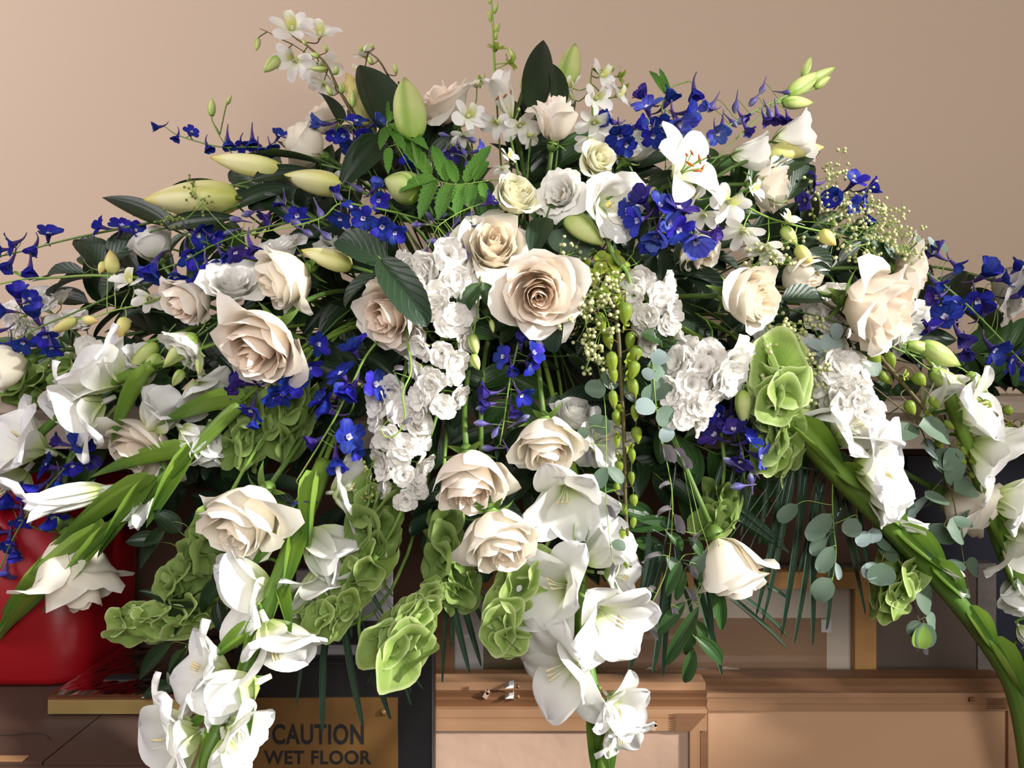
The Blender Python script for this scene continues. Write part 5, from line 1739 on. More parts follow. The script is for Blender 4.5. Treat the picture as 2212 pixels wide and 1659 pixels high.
# ------------------------------------------------------------------ bells of Ireland
bells('bells of Ireland pointing left over the red bin', [(440, 1310), (380, 1330), (320, 1340), (255, 1345)], 5, 96, 90, seed=1)
bells('bells of Ireland hanging beside the low cream rose', [(465, 1130), (440, 1180), (410, 1235), (365, 1270)], 4, 96, 96, True, 2)
bells('largest bright bells of Ireland, pointing to its feathery tip', [(840, 1400), (880, 1360), (910, 1310), (950, 1262)], 5, 150, 46, seed=3, per=5)
bells('bright bells of Ireland tip left of the central gladiolus', [(1165, 1210, .03), (1110, 1290, .01), (1085, 1350), (1110, 1375)], 4, 110, 84, seed=4, per=5)
bells('bells of Ireland above the black sign', [(815, 1200), (770, 1265), (730, 1310), (700, 1350)], 4, 110, 80, seed=5)
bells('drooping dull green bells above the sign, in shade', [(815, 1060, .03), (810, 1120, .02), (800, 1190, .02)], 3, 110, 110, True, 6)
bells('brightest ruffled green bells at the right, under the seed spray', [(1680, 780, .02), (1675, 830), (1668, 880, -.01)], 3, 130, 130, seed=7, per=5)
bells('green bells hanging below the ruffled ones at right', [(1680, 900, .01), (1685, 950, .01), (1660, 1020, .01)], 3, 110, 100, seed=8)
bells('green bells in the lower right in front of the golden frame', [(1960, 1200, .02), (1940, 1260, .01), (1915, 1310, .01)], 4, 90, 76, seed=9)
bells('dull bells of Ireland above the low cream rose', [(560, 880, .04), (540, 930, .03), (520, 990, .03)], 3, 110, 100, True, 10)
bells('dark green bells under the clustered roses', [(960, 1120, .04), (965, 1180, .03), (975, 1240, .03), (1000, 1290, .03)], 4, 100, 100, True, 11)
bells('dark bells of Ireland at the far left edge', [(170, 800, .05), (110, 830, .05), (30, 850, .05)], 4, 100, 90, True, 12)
bells('green bells behind the drooping rose', [(1560, 1060, .03), (1550, 1110, .03), (1530, 1140, .03)], 3, 90, 80, True, 13)
bells('small bells of Ireland peeking beside the hanging gladiolus', [(700, 1340, .02), (660, 1320, .01), (640, 1290, .01)], 3, 70, 50, seed=14)
bells('shaded green bells around the blue florets at left centre', [(640, 830, .06), (620, 900, .05), (600, 960, .05)], 3, 110, 100, True, 15)

# ------------------------------------------------------------------ delphiniums
D = delphinium
D('blue delphinium tip reaching up against the wall at upper left', [(640, 330), (560, 318), (480, 318), (420, 304), (380, 290), (358, 275)],
  [(346, 274, 36, 185, .3), (385, 292, 34, -110, .4), (412, 288, 38, 40, .7), (446, 312, 40, -70, .2), (492, 300, 52, -75, .2), (520, 310, 44, -60, .3), (545, 298, 56, -80, .3), (560, 320, 48, -70, .5), (600, 298, 44, 60, .5), (585, 318, 44, -70, .5)], width=4)
D('blue delphinium cluster in front of the broad dark lily leaf', [(790, 330), (765, 275), (735, 258), (700, 262)],
  [(700, 268, 62, 175, .3, 'l'), (744, 292, 58, -90, .9), (806, 270, 60, 20, .5, 'l'), (768, 268, 56, 60, .6), (762, 315, 60, -110, .5), (780, 290, 50, -50, .7), (722, 288, 44, -100, .6)], width=4)
D('delphinium stem running off the left edge against the wall', [(340, 478), (260, 494), (180, 510), (120, 524), (60, 540), (-10, 556)],
  [(32, 526, 58, 195, .4), (104, 512, 60, 70, .5), (78, 530, 52, -100, .4), (66, 574, 58, -80, .4), (24, 565, 58, -110, .5), (222, 492, 54, 165, .3), (262, 494, 62, 60, .5), (288, 500, 50, 20, .4), (8, 540, 50, 190, .4)], width=6)
D('delphinium with long-spurred florets over the white rose at left', [(620, 480), (540, 500), (460, 530), (400, 562), (340, 585)],
  [(420, 505, 74, -25, .3, 'b'), (455, 510, 56, -20, .4), (404, 545, 70, -55, .4), (335, 566, 88, -100, .35), (378, 590, 66, -70, .4), (450, 575, 66, -35, .3), (478, 548, 54, -30, .4), (322, 582, 48, 190, .3, 'l'), (540, 528, 66, -70, .3, 'v'), (505, 540, 56, -60, .4, 'v'), (430, 595, 58, -80, .4)], width=5)
D('delphinium stem with grey buds under the lily buds at upper left', [(860, 460), (800, 448), (735, 440), (700, 468), (650, 485), (600, 495), (520, 510)],
  [(612, 438, 54, -100, .4), (640, 462, 58, -60, .7), (805, 412, 58, 50, .5, 'l'), (815, 432, 54, -40, .8), (786, 470, 60, -80, .92), (826, 488, 66, -70, .9), (735, 468, 54, -90, .6), (756, 452, 46, 60, .6), (730, 420, 46, 120, .3), (850, 500, 56, -40, .7), (580, 465, 50, -120, .4, 'v')],
  [(690, 455, 56, -65), (725, 420, 54, -40), (632, 478, 54, -20), (660, 500, 50, -30), (700, 505, 56, -40), (540, 460, 50, 200), (515, 475, 50, 170), (500, 500, 46, 200), (770, 405, 50, -30)], width=5, m=M_STEML)
D('violet delphinium buds hanging left of the cream swirled rose', [(1040, 440, -.02), (1000, 455, -.02), (965, 475, -.02), (945, 490, -.02)],
  [(1050, 440, 50, 30, .3, 'v', -.02)],
  [(905, 485, 46, 185), (930, 470, 44, 130), (950, 468, 44, 20), (985, 480, 44, 60), (1005, 480, 48, -10), (1010, 465, 44, 20), (965, 510, 52, -120), (920, 545, 50, -110), (960, 540, 48, -70), (985, 545, 54, -65), (1005, 545, 52, -75), (1035, 488, 50, 0), (940, 520, 48, 190)], width=3, m=M_STEML)
D('violet delphinium florets with drooping buds above the serrated fern', [(945, 345, .0), (970, 310), (985, 285), (1005, 270)], [(1030, 328, 54, 20, .3, 'l'), (975, 330, 46, -60, .6, 'v'), (880, 330, 56, -60, .6, 'b'), (900, 345, 50, -90, .7)],
  [(962, 292, 40, 170), (1000, 325, 44, -60), (1008, 352, 40, -80), (985, 320, 40, -100), (960, 325, 40, -110), (1015, 300, 40, -20)], width=3)
D('delphinium florets crossing the left edge above the white gladiolus', [(240, 640, .01), (150, 680), (80, 710), (-10, 760)],
  [(40, 648, 74, 70, .5), (18, 672, 56, 180, .4), (78, 690, 70, 100, .5), (95, 720, 66, -70, .5), (20, 745, 60, -100, .6), (50, 735, 56, -60, .6), (0, 715, 56, 180, .5), (110, 745, 56, -60, .4), (60, 650, 50, 30, .4)], width=5)
D('long delphinium spike drooping past the red bin at far left', [(250, 880), (190, 950), (140, 1010), (80, 1080), (30, 1160), (-5, 1240)],
  [(165, 965, 76, 30, .4, 'b'), (188, 985, 60, -40, .4, 'v'), (138, 960, 54, 150, .3, 'v'), (110, 1010, 74, 160, .6), (128, 1035, 66, -70, .5), (90, 1050, 74, -150, .6), (60, 1060, 60, 170, .4), (112, 1108, 74, -50, .4), (35, 1095, 74, 150, .6), (20, 1165, 70, -80, .6), (12, 1230, 56, -90, .4, 'l'), (45, 1115, 58, -80, .5), (5, 1150, 56, 170, .5), (0, 1095, 60, 180, .5), (30, 1190, 50, -60, .5), (155, 1000, 56, -70, .5)], width=5)
D('blue delphinium tucked under the largest peach rose', [(700, 720, .04), (640, 790, .03), (580, 830, .02), (540, 860, .02)],
  [(530, 828, 80, 160, .5, 'v'), (545, 880, 66, -100, .5), (590, 850, 66, -60, .6), (560, 830, 64, 60, .7, 'v'), (630, 820, 76, -60, .6), (612, 845, 60, -90, .5), (515, 845, 54, 200, .4, 'v'), (682, 745, 62, 0, .5), (665, 790, 60, -40, .5), (550, 905, 46, -95, .3)], width=4)
D('vivid blue delphinium beside the peach rose, florets facing right', [(830, 720, .01), (790, 770), (760, 830), (725, 900), (690, 960), (640, 1040)],
  [(768, 762, 82, 100, .4), (742, 815, 80, 120, .5), (765, 832, 78, -120, .4), (806, 832, 76, 15, .7), (715, 890, 76, 150, .4), (700, 870, 66, 130, .5), (748, 945, 84, 10, .75), (725, 985, 80, -70, .5), (690, 950, 60, 200, .4, 'v'), (655, 1072, 62, -90, .2, 'l'), (760, 970, 56, -40, .5), (735, 855, 60, 60, .6)], width=6, m=M_STEML)
D('blue delphinium hanging straight down at the centre', [(1130, 700, .01), (1115, 760), (1100, 830), (1090, 900), (1080, 960)],
  [(1092, 772, 60, 160, .7), (1148, 765, 64, 30, .7), (1125, 745, 54, 90, .5, 'v'), (1140, 785, 54, -50, .6), (1060, 850, 60, 170, .4, 'v'), (1122, 850, 58, -40, .6), (1060, 872, 54, 200, .3, 'v'), (1105, 880, 50, -60, .5, 'v'), (1105, 790, 50, -90, .6)],
  [(1045, 915, 56, 175), (1125, 908, 56, 30), (1060, 968, 54, 180), (1100, 975, 50, -60), (1072, 930, 48, -120), (1045, 880, 46, 190)], width=5)
D('vivid delphinium at upper right behind the open lily', [(1440, 330, .02), (1440, 280), (1430, 235), (1450, 190), (1490, 175)],
  [(1340, 292, 82, -110, .75), (1325, 265, 66, 160, .5), (1370, 275, 60, 0, .6), (1400, 240, 74, 120, .6, 'l'), (1440, 225, 70, 60, .4), (1462, 262, 86, -60, .5, 'l'), (1410, 290, 60, -90, .6), (1498, 190, 58, -90, .2), (1480, 245, 66, 20, .5), (1395, 215, 64, 130, .4, 'v'), (1430, 265, 60, -100, .7), (1350, 310, 56, -80, .6), (1470, 285, 60, -80, .6, 'l')],
  extra=(('fern', (1440, 205), (1404, 150), 22), ('fern', (1445, 210), (1425, 145), 16)), width=5)
D('delphinium stem of grey violet buds pointing right against the wall', [(1500, 320, .01), (1560, 280), (1620, 245), (1690, 210), (1720, 195)],
  [(1560, 268, 54, -100, .5, 'l'), (1548, 285, 58, -80, .7, 'l'), (1535, 235, 48, 160, .3, 'l'), (1650, 252, 44, -70, .2, 'v'), (1678, 245, 54, -90, .3, 'v'), (1700, 250, 40, -80, .3, 'v'), (1610, 275, 44, -70, .3, 'v'), (1600, 250, 40, -60, .4, 'v')],
  [(1540, 225, 56, -120), (1590, 225, 56, -100), (1630, 215, 52, -130), (1648, 188, 44, -110), (1660, 240, 50, -70), (1695, 200, 44, -10), (1580, 262, 46, -50), (1605, 258, 50, -150)], width=5)
D('large blue delphinium in the centre right, in front of the trumpet', [(1450, 400, -.01), (1460, 440, -.02), (1470, 470, -.02), (1500, 510, -.01)],
  [(1395, 440, 84, 130, .6, 'v', -.03), (1385, 475, 80, 200, .5, 'b', -.03), (1420, 450, 74, 60, .8, 'b', -.03), (1462, 458, 84, 60, .6, 'v', -.03), (1420, 500, 84, -110, .6, 'l', -.03), (1500, 515, 96, -90, .75, 'l', -.035), (1462, 492, 76, -60, .7, 'b', -.03), (1400, 520, 60, -90, .5, 'b', -.02), (1530, 505, 60, 0, .5, 'v', -.03), (1360, 455, 54, 160, .4, 'b', -.02), (1440, 480, 66, -30, .8, 'l', -.03)], width=4)
D('blue delphinium against the wall at the right, over the seed spray', [(1720, 420, .02), (1780, 425), (1830, 430), (1870, 440)],
  [(1808, 432, 76, 180, .8), (1840, 400, 66, 60, .7), (1870, 412, 62, 10, .4), (1872, 462, 62, -90, .2), (1762, 398, 58, 170, .3, 'v'), (1830, 440, 56, -40, .7), (1745, 430, 50, 200, .4, 'v'), (1860, 430, 50, 0, .5)], width=4)
D('big delphinium spray at the right edge of the picture', [(1960, 560, .02), (2030, 610, .01), (2090, 660), (2150, 720), (2215, 790)],
  [(2025, 552, 66, 150, .2, 'v'), (2060, 570, 50, -40, .4), (2122, 598, 84, 60, .8), (2110, 645, 76, -100, .7), (2045, 690, 84, 150, .6), (2070, 720, 70, -80, .6, 'v'), (2010, 710, 56, 190, .4, 'v'), (2125, 680, 60, 60, .4, 'v'), (2140, 750, 76, -60, .7), (2090, 750, 64, -120, .5, 'v'), (2175, 775, 72, -40, .6), (2195, 640, 70, 20, .6), (2030, 640, 62, 180, .4, 'v'), (2205, 790, 60, -80, .6), (2060, 660, 56, 100, .6), (2160, 605, 56, 20, .5), (2190, 590, 60, 60, .5), (2020, 610, 50, -60, .4)], width=6)
D('shaded violet delphinium left of the bright green bells', [(1580, 860, .04), (1590, 920, .02), (1605, 980, .015), (1608, 1035, .01)],
  [(1550, 945, 78, 150, .4, 'v', .015), (1585, 935, 70, 100, .5, 'v'), (1610, 955, 66, 40, .5), (1635, 985, 70, 0, .6, 'l'), (1580, 890, 70, -90, .5, 'b', .03), (1600, 990, 60, -100, .6, 'v'), (1560, 900, 60, 160, .4, 'b', .03)],
  [(1580, 1000, 56, 150), (1622, 1010, 54, 130), (1600, 1050, 60, 185), (1622, 1040, 50, 100)], width=5)

# ------------------------------------------------------------------ seed sprays
S = seed_spray
S('bead spray above the central bright rose', [([(1180, 590, .02), (1210, 560, .01), (1240, 545, .01)], 46), ([(1190, 585, .02), (1235, 580, .01)], 34)], seed=1)
S('cream bead spray hanging right of the central bright rose', [([(1330, 590, -.01), (1300, 620, -.01), (1260, 660, -.01), (1225, 690, -.01)], 50), ([(1290, 630, -.01), (1345, 640, -.01)], 40), ([(1270, 640, -.01), (1310, 680, -.01), (1290, 730), (1265, 800)], 50), ([(1260, 660), (1270, 720), (1290, 770)], 44)], seed=2)
S('pale bead spray above the round cream rose', [([(1680, 530, .0), (1650, 555, -.01), (1630, 580, -.01)], 46), ([(1670, 540), (1680, 575, -.01)], 36)], seed=3)
S('dense bead spray below the round cream rose', [([(1640, 690, .02), (1680, 720, .0), (1720, 760, .0), (1740, 800, .0)], 66), ([(1650, 700), (1660, 750), (1650, 790)], 50), ([(1680, 700), (1740, 700), (1760, 712)], 30), ([(1700, 740), (1735, 770), (1745, 830)], 44)], seed=4, dens=1.0)
S('frothy cream bead spray against the wall at right', [([(1760, 480, .02), (1840, 490), (1900, 500), (1955, 545)], 46), ([(1790, 470), (1850, 440), (1905, 450)], 40), ([(1780, 420), (1795, 385), (1810, 370)], 40), ([(1800, 500), (1840, 530), (1880, 525)], 44), ([(1860, 480), (1920, 480), (1975, 555)], 50), ([(1740, 390), (1770, 430)], 40)], seed=5, dens=1.15, bead=7.6,
  leaves=(('ruscus', (1800, 500, .02), (1945, 550, .02), 60),))
S('tiny green bead spray lying on the long pale lily bud', [([(450, 455, -.03), (430, 430, -.03), (415, 412, -.03)], 30), ([(400, 475, -.03), (355, 470, -.03)], 26)], dull=True, seed=6, bead=6)
S('dull bead sprig above the dull green bells', [([(810, 990, .01), (795, 1030, .01), (790, 1065, .01)], 34)], dull=True, seed=7, bead=8)
S('green bead spray beside the sunlit stock', [([(1755, 880, .0), (1755, 840, .0), (1745, 810, .0)], 44)], seed=8)

# ------------------------------------------------------------------ silvery eucalyptus


def eucalyptus(label, stem, leaves, width=3.5, mat=None):
    big = []
    for l in leaves:
        l = list(l)
        o = 1 if isinstance(l[0], str) else 0
        if not (o and l[0] == 'wither'):
            b, t = l[o], l[o + 1]
            l[o + 1] = (b[0] + (t[0] - b[0]) * 1.25, b[1] + (t[1] - b[1]) * 1.25) + tuple(t[2:])
            l[o + 2] *= 1.4
        big.append(tuple(l))
    return branch('eucalyptus', label, 'eucalyptus', stem, big, 'euc', width, mat or M_STEMB)


eucalyptus('silver eucalyptus stem with big round leaves at lower right', [(1880, 830, .01), (1930, 870), (1985, 920), (2010, 980), (2050, 1050), (2065, 1110), (2080, 1200), (2095, 1290)],
           [((1985, 925, -.01), (1930, 940, -.01), 36, .1), ((1985, 920, -.02), (2044, 935, -.02), 46, .1), ((2010, 985), (2050, 1000), 40, .5), ((2015, 1000), (2045, 985), 44, .3), ((2058, 1050), (2060, 985, -.01), 46, .2), ((2062, 1060, -.01), (2100, 1050, -.01), 40, .0), ((2050, 1085, -.02), (2010, 1075, -.02), 30, .3),
            ((2075, 1140, -.02), (2078, 1120, -.02), 30), ((2045, 1140, -.02), (2078, 1150, -.02), 44, .2), ((2070, 1120), (2110, 1118), 30, .8), ((2085, 1215), (2112, 1230), 30, .2), ((2080, 1215), (2060, 1225), 28, .4), ((2095, 1285), (2070, 1268), 28, .2), ((2040, 1130), (2030, 1165), 44, .3), ('eucb', (1990, 960), (2022, 975), 36), ('eucb', (2005, 1070), (1972, 1110), 18, .8), ('eucb', (2050, 1130), (2040, 1165), 26)])
eucalyptus('eucalyptus stem trailing behind the arching gladiolus stalk', [(1860, 900, .03), (1900, 1000, .02), (1920, 1080, .02), (1945, 1180, .015), (1955, 1250, .01), (1985, 1340, .005), (2000, 1380)],
           [((1930, 1060, .01), (1920, 1110, .01), 36), ((1945, 1065, .01), (1960, 1120, .01), 32, .4), ((1880, 1075, .01), (1862, 1100, .01), 34), ((1905, 1215, -.01), (1902, 1255, -.01), 44, .1), ((1890, 1170, .01), (1930, 1190, .01), 46, .1), ((1925, 1175, .01), (1895, 1160, .01), 40), ((1975, 1280, -.005), (2010, 1300, -.005), 50, .2), ((2000, 1335, .005), (2020, 1350, .005), 34), ((1985, 1340), (1975, 1370), 28), ((1995, 1345, -.01), (2000, 1390, -.01), 34, .1), ('fresh', (1995, 1350, -.01), (1988, 1392, -.01), 30),
            ('eucb', (1880, 1150), (1858, 1172), 22), ('eucb', (1885, 1140), (1888, 1168), 28), ('eucb', (1900, 1220), (1872, 1240), 26), ('wither', (1990, 1385), (1998, 1412), 14), ('wither', (1985, 1380), (1980, 1405), 12), ((2010, 1200), (2018, 1230), 40, .2), ((1980, 1165), (2015, 1185), 44)])
eucalyptus('silver eucalyptus hanging left of the bright stock cluster', [(1410, 760, .01), (1412, 820, -.01), (1420, 900, -.01), (1432, 960, -.01), (1450, 1050, -.01), (1452, 1130, -.01), (1440, 1230, -.01), (1400, 1320, -.01)],
           [('eucb', (1410, 785, -.01), (1432, 765, -.01), 30), ('eucb', (1412, 800, -.02), (1395, 812, -.02), 24), ((1414, 825, -.01), (1420, 858, -.01), 52), ((1398, 790, .0), (1432, 805, .0), 50), ('eucb', (1418, 880, -.02), (1382, 878, -.02), 34), ((1420, 885, -.02), (1445, 905, -.02), 36, .4), ('eucb', (1430, 955, -.02), (1445, 930, -.02), 24), ('wither', (1432, 960, -.02), (1450, 1000, -.02), 40), ('wither', (1470, 985, -.02), (1488, 1012, -.02), 26), ('wither', (1455, 970, -.02), (1475, 985, -.02), 22),
            ('wither', (1450, 1045, -.01), (1425, 1055, -.01), 26), ('wither', (1452, 1100, -.01), (1415, 1115, -.01), 32), ('wither', (1455, 1110, -.01), (1470, 1150, -.01), 30), ('euc', (1440, 1205, -.01), (1468, 1235, -.01), 24), ('wither', (1430, 1200, -.01), (1385, 1215, -.01), 30), ('wither', (1400, 1270), (1415, 1275), 24), ('wither', (1395, 1325), (1415, 1380), 22), ('wither', (1380, 1330), (1398, 1340), 20)], mat=M_STEML)
eucalyptus('thin eucalyptus sprig trailing over the central gladiolus', [(1290, 780, .03), (1305, 860, .0), (1310, 950, -.02), (1308, 1040, -.03), (1312, 1120, -.03), (1325, 1230, -.04)],
           [((1295, 820, .0), (1282, 850, .0), 34), ((1300, 800, .0), (1325, 830, .0), 30), ((1310, 900, -.01), (1290, 925, -.01), 40), ((1270, 925, -.01), (1255, 940, -.01), 20), ((1308, 1010, -.03), (1292, 1045, -.03), 24), ((1312, 1010, -.03), (1340, 1035, -.03), 22), ('wither', (1260, 965, -.02), (1275, 1000, -.02), 20), ('wither', (1310, 1090, -.03), (1325, 1120, -.03), 18), ('wither', (1325, 1215, -.04), (1320, 1245, -.04), 18), ('euc', (1320, 1175, -.04), (1345, 1180, -.04), 20), ('wither', (1330, 1060, -.03), (1345, 1070, -.03), 12)], width=2.2, mat=M_STEML)
eucalyptus('pale eucalyptus leaves left of the sunlit stock', [(1840, 690, .02), (1810, 740, .01), (1770, 770, .0)],
           [('eucb', (1815, 730, -.01), (1775, 755, -.01), 40), ('eucb', (1775, 755, -.01), (1752, 740, -.01), 22), ('eucb', (1805, 735, -.01), (1808, 705, -.01), 20), ('euc', (1860, 760), (1890, 800), 36)])
eucalyptus('eucalyptus tip rising against the wall at far right', [(1920, 570, .03), (1965, 535, .02), (2000, 520, .02), (2030, 530, .02)],
           [((1990, 525, .01), (1975, 512, .01), 22), ((2000, 530, .01), (2018, 545, .01), 26), ('eucb', (2008, 525, .0), (2022, 525, .0), 28), ((2030, 530, .01), (2044, 540, .01), 20), ((1960, 540, .01), (1985, 550, .01), 30), ((1910, 520, .02), (1935, 550, .02), 30)])
eucalyptus('dark eucalyptus leaves in the shade above the central roses', [(1210, 580, .05), (1215, 530, .04), (1230, 490, .03)],
           [((1215, 520, .03), (1170, 500, .03), 44), ((1220, 550, .02), (1218, 505, .02), 52), ((1230, 510, .03), (1262, 498, .03), 40), ((1220, 560, .02), (1262, 540, .02), 40)])
eucalyptus('eucalyptus sprig hanging over the palm at lower right', [(1800, 1000, .01), (1798, 1080, .0), (1802, 1150, .0), (1806, 1200, .0), (1795, 1270, .0)],
           [((1795, 1110, .0), (1755, 1155, .0), 30), ((1800, 1180, .0), (1775, 1225, .0), 26), ((1795, 1250, .0), (1768, 1285, .0), 34), ((1722, 1090, .01), (1690, 1118, .01), 24), ('eucb', (1805, 1215, .0), (1812, 1245, .0), 12), ((1780, 1150, .01), (1760, 1190, .01), 22), ((1850, 1120), (1835, 1150), 30)], width=2.5, mat=M_STEML)
eucalyptus('withered grey sprig hanging over the lower seed of leaves', [(1490, 1040, .0), (1510, 1120, -.02), (1530, 1200, -.02), (1500, 1290, -.02), (1480, 1320, -.02)],
           [('wither', (1510, 1150, -.02), (1495, 1180, -.02), 22), ('wither', (1480, 1270, -.02), (1500, 1300, -.02), 20), ('wither', (1450, 1310, -.02), (1460, 1330, -.02), 20), ('wither', (1490, 1220, -.02), (1500, 1250, -.02), 22), ('euc', (1528, 1190, -.02), (1500, 1230, -.02), 24)], width=2, mat=M_STEML)

# ------------------------------------------------------------------ ferns, ruscus, palms
branch('nandina_sprig', 'bright serrated fern leaf at the upper centre', 'fern', [(1055, 390, -.02), (1000, 398, -.02), (960, 395, -.02), (920, 378, -.02)],
       [((975, 398, -.02), (945, 470, -.02), 40), ((1000, 398, -.02), (985, 465, -.02), 34), ((1005, 395, -.02), (1060, 310, -.02), 34), ((965, 392, -.02), (935, 310, -.02), 32), ((940, 385, -.02), (860, 410, -.02), 36), ((930, 380, -.02), (835, 265, -.02), 40), ((1020, 398, -.02), (1015, 450, -.02), 30), ((940, 385, -.02), (905, 470, -.02), 36), ((1025, 390, -.02), (1055, 345, -.02), 26), ((985, 395, -.02), (965, 340, -.02), 28), ((1040, 395, -.02), (1050, 440, -.02), 24)], 'fern', 3, M_STEML)
branch('nandina_sprig', 'serrated leaflets curling in front of the lime lily bud', 'fern', [(875, 345, -.03), (850, 300, -.03), (835, 270, -.03), (845, 240, -.03)],
       [((840, 275, -.03), (820, 320, -.03), 26), ((845, 268, -.03), (925, 318, -.03), 34), ((838, 265, -.03), (876, 220, -.03), 16), ((838, 262, -.03), (838, 215, -.03), 10), ((842, 272, -.03), (875, 325, -.03), 26), ((840, 320, -.03), (838, 372, -.03), 22)], 'fern', 2.5, M_STEML)
branch('ruscus_branch', 'glossy green ruscus branch hanging below the lime orchid chain', 'ruscus', [(1490, 1080, .01), (1505, 1180, -.01), (1515, 1270, -.01), (1500, 1330, -.01), (1492, 1400, -.01)],
       [((1535, 1240, -.02), (1562, 1365, -.02), 34), ((1510, 1310, -.02), (1437, 1440, -.02), 32), ((1500, 1375, -.02), (1565, 1435, -.02), 38), ((1498, 1400, -.02), (1480, 1480, -.02), 30), ((1480, 1300, -.02), (1420, 1372, -.02), 30), ((1510, 1260, -.02), (1540, 1190, -.02), 24), ((1515, 1200, -.02), (1490, 1160, -.02), 26), ((1440, 1150, -.01), (1480, 1190, -.01), 26), ((1470, 1210, -.02), (1440, 1290, -.02), 24), ((1505, 1340, -.01), (1525, 1390, -.01), 26), ((1480, 1230, -.01), (1460, 1300, -.01), 22), ((1500, 1350, -.01), (1480, 1420, -.01), 24), ((1560, 1210, -.02), (1580, 1280, -.02), 24)], 'ruscus', 3, M_STEML)
branch('ruscus_branch', 'dark ruscus branch hanging over the wrapped frame', 'ruscus', [(520, 1180, .0), (470, 1280, .0), (420, 1360, .0), (380, 1480, .0)],
       [((370, 1390, -.01), (298, 1470, -.01), 40), ((400, 1400, -.01), (370, 1490, -.01), 36), ((390, 1480, -.01), (300, 1505, -.01), 36), ((430, 1310, -.01), (300, 1275, -.01), 36), ((400, 1300, -.01), (370, 1380, -.01), 40), ((480, 1250, -.01), (430, 1330, -.01), 40), ((470, 1300, -.01), (490, 1380, -.01), 36), ((370, 1440, -.01), (400, 1520, -.01), 32), ((345, 1170, -.01), (270, 1170, -.01), 40), ((390, 1150, -.01), (330, 1100, -.01), 44), ((360, 1140, -.01), (300, 1230, -.01), 40)], 'lily', 3)
branch('leafy_branch', 'rose leaves against the wall at the far left', 'leaves', [(330, 640, .03), (270, 600, .02), (200, 580, .02), (180, 560, .02)],
       [((222, 580, .01), (172, 512, .01), 56, .2), ((225, 570, .02), (300, 510, .02), 80, .1), ((180, 590, .01), (88, 590, .01), 46, .1), ((195, 600, .02), (100, 625, .02), 60, .3), ((255, 600, .02), (210, 640, .02), 60)], 'rose', 4)
branch('green_twig', 'thin lime twig crossing the wall at the far left', 'twig', [(300, 600, .01), (200, 595), (120, 600), (60, 602), (-10, 615)], [('fresh', (52, 600), (28, 585), 8), ('grass', (110, 602), (66, 608), 8)], 'grass', 7, M_STEML)
branch('curly_tendril', 'curling pale tendril right of the vivid blue delphinium', 'tendril', [(880, 740, -.01), (888, 800, -.02), (870, 850, -.03), (875, 900, -.03), (860, 935, -.03), (835, 945, -.03), (822, 925, -.03)], [('grass', (865, 835, -.03), (850, 800, -.03), 6), ('wither', (852, 800, -.03), (872, 795, -.03), 16), ('wither', (840, 905, -.03), (850, 890, -.03), 16), ('wither', (870, 920, -.03), (890, 905, -.03), 14)], 'grass', 5, M_STEML)
branch('green_twig', 'smooth green twig arching below the white trumpet', 'twig', [(1310, 515, .0), (1330, 560, .0), (1355, 590, .0), (1368, 650, .01)], [('ruscus', (1385, 560, .01), (1420, 520, .01), 24)], 'ruscus', 11, M_STEM)


def palm_frond(label, rach, leaflets, off=.0):
    P = Plant('palm_frond', label, 'palm', rach, 6, mat=M_PALM)
    for i, l in enumerate(leaflets):
        b, tip, w = l[:3]
        b, tip = (b[0], b[1], (b[2] if len(b) > 2 else off)), (tip[0], tip[1], (tip[2] if len(tip) > 2 else off))
        M = P.leaf('palm', b, tip, w, l[3] if len(l) > 3 else RNG.uniform(-.5, .5), name='leaflet')
        P.pedicel(pt(b), (pt(tip) - pt(b)).normalized(), 1.2 * P.scale)
    return P.done()


palm_frond('dark palm frond hanging in front of the golden picture frame', [(1560, 900, .05), (1620, 960, .04), (1700, 1000, .03), (1780, 1020, .03), (1850, 1040, .03)],
           [((1700, 1030), (1633, 1332), 14), ((1712, 1020), (1646, 1347), 14), ((1740, 1030), (1688, 1375), 15), ((1765, 1050), (1715, 1392), 15), ((1752, 1090), (1755, 1396), 15), ((1800, 1080), (1786, 1368), 15), ((1570, 1290), (1702, 1404), 16), ((1600, 1290), (1704, 1376), 14), ((1570, 1110), (1706, 1196), 18), ((1640, 1255), (1706, 1296), 10),
            ((1660, 1020), (1640, 1180), 12), ((1640, 1010), (1600, 1160), 12), ((1610, 1000), (1578, 1150), 12), ((1690, 1000), (1660, 1230), 13), ((1800, 1040), (1870, 1330), 12), ((1820, 1040), (1860, 1230), 12), ((1780, 1040), (1725, 1240), 12), ((1760, 1040), (1790, 1180), 10), ((1850, 1080), (1890, 1310), 10), ((1600, 1100), (1695, 1180), 14), ((1730, 1010), (1720, 1200), 12), ((1830, 1060), (1760, 1220), 10), ((1560, 1000), (1500, 1200), 12), ((1585, 1000), (1545, 1180), 12)], .035)
palm_frond('palm frond fanning down over the black sign', [(860, 980, .07), (820, 1060, .06), (760, 1120, .055), (735, 1180, .05)],
           [((735, 1180), (655, 1290), 12), ((735, 1180), (695, 1480), 14, 0), ((745, 1350), (785, 1575), 17, .2), ((790, 1370), (845, 1560), 15, .2), ((700, 1390), (696, 1585), 15), ((870, 1450), (890, 1525), 9), ((740, 1170), (830, 1330), 14), ((745, 1160), (850, 1290), 13), ((735, 1190), (760, 1380), 14), ((730, 1190), (640, 1400), 13), ((800, 1420), (812, 1490), 8), ((735, 1190), (720, 1400), 13), ((660, 1390), (640, 1530), 8), ((850, 1400), (792, 1480), 10), ((880, 1440), (915, 1490), 8), ((890, 1420), (888, 1500), 9), ((750, 1150), (660, 1200), 12)], .045)
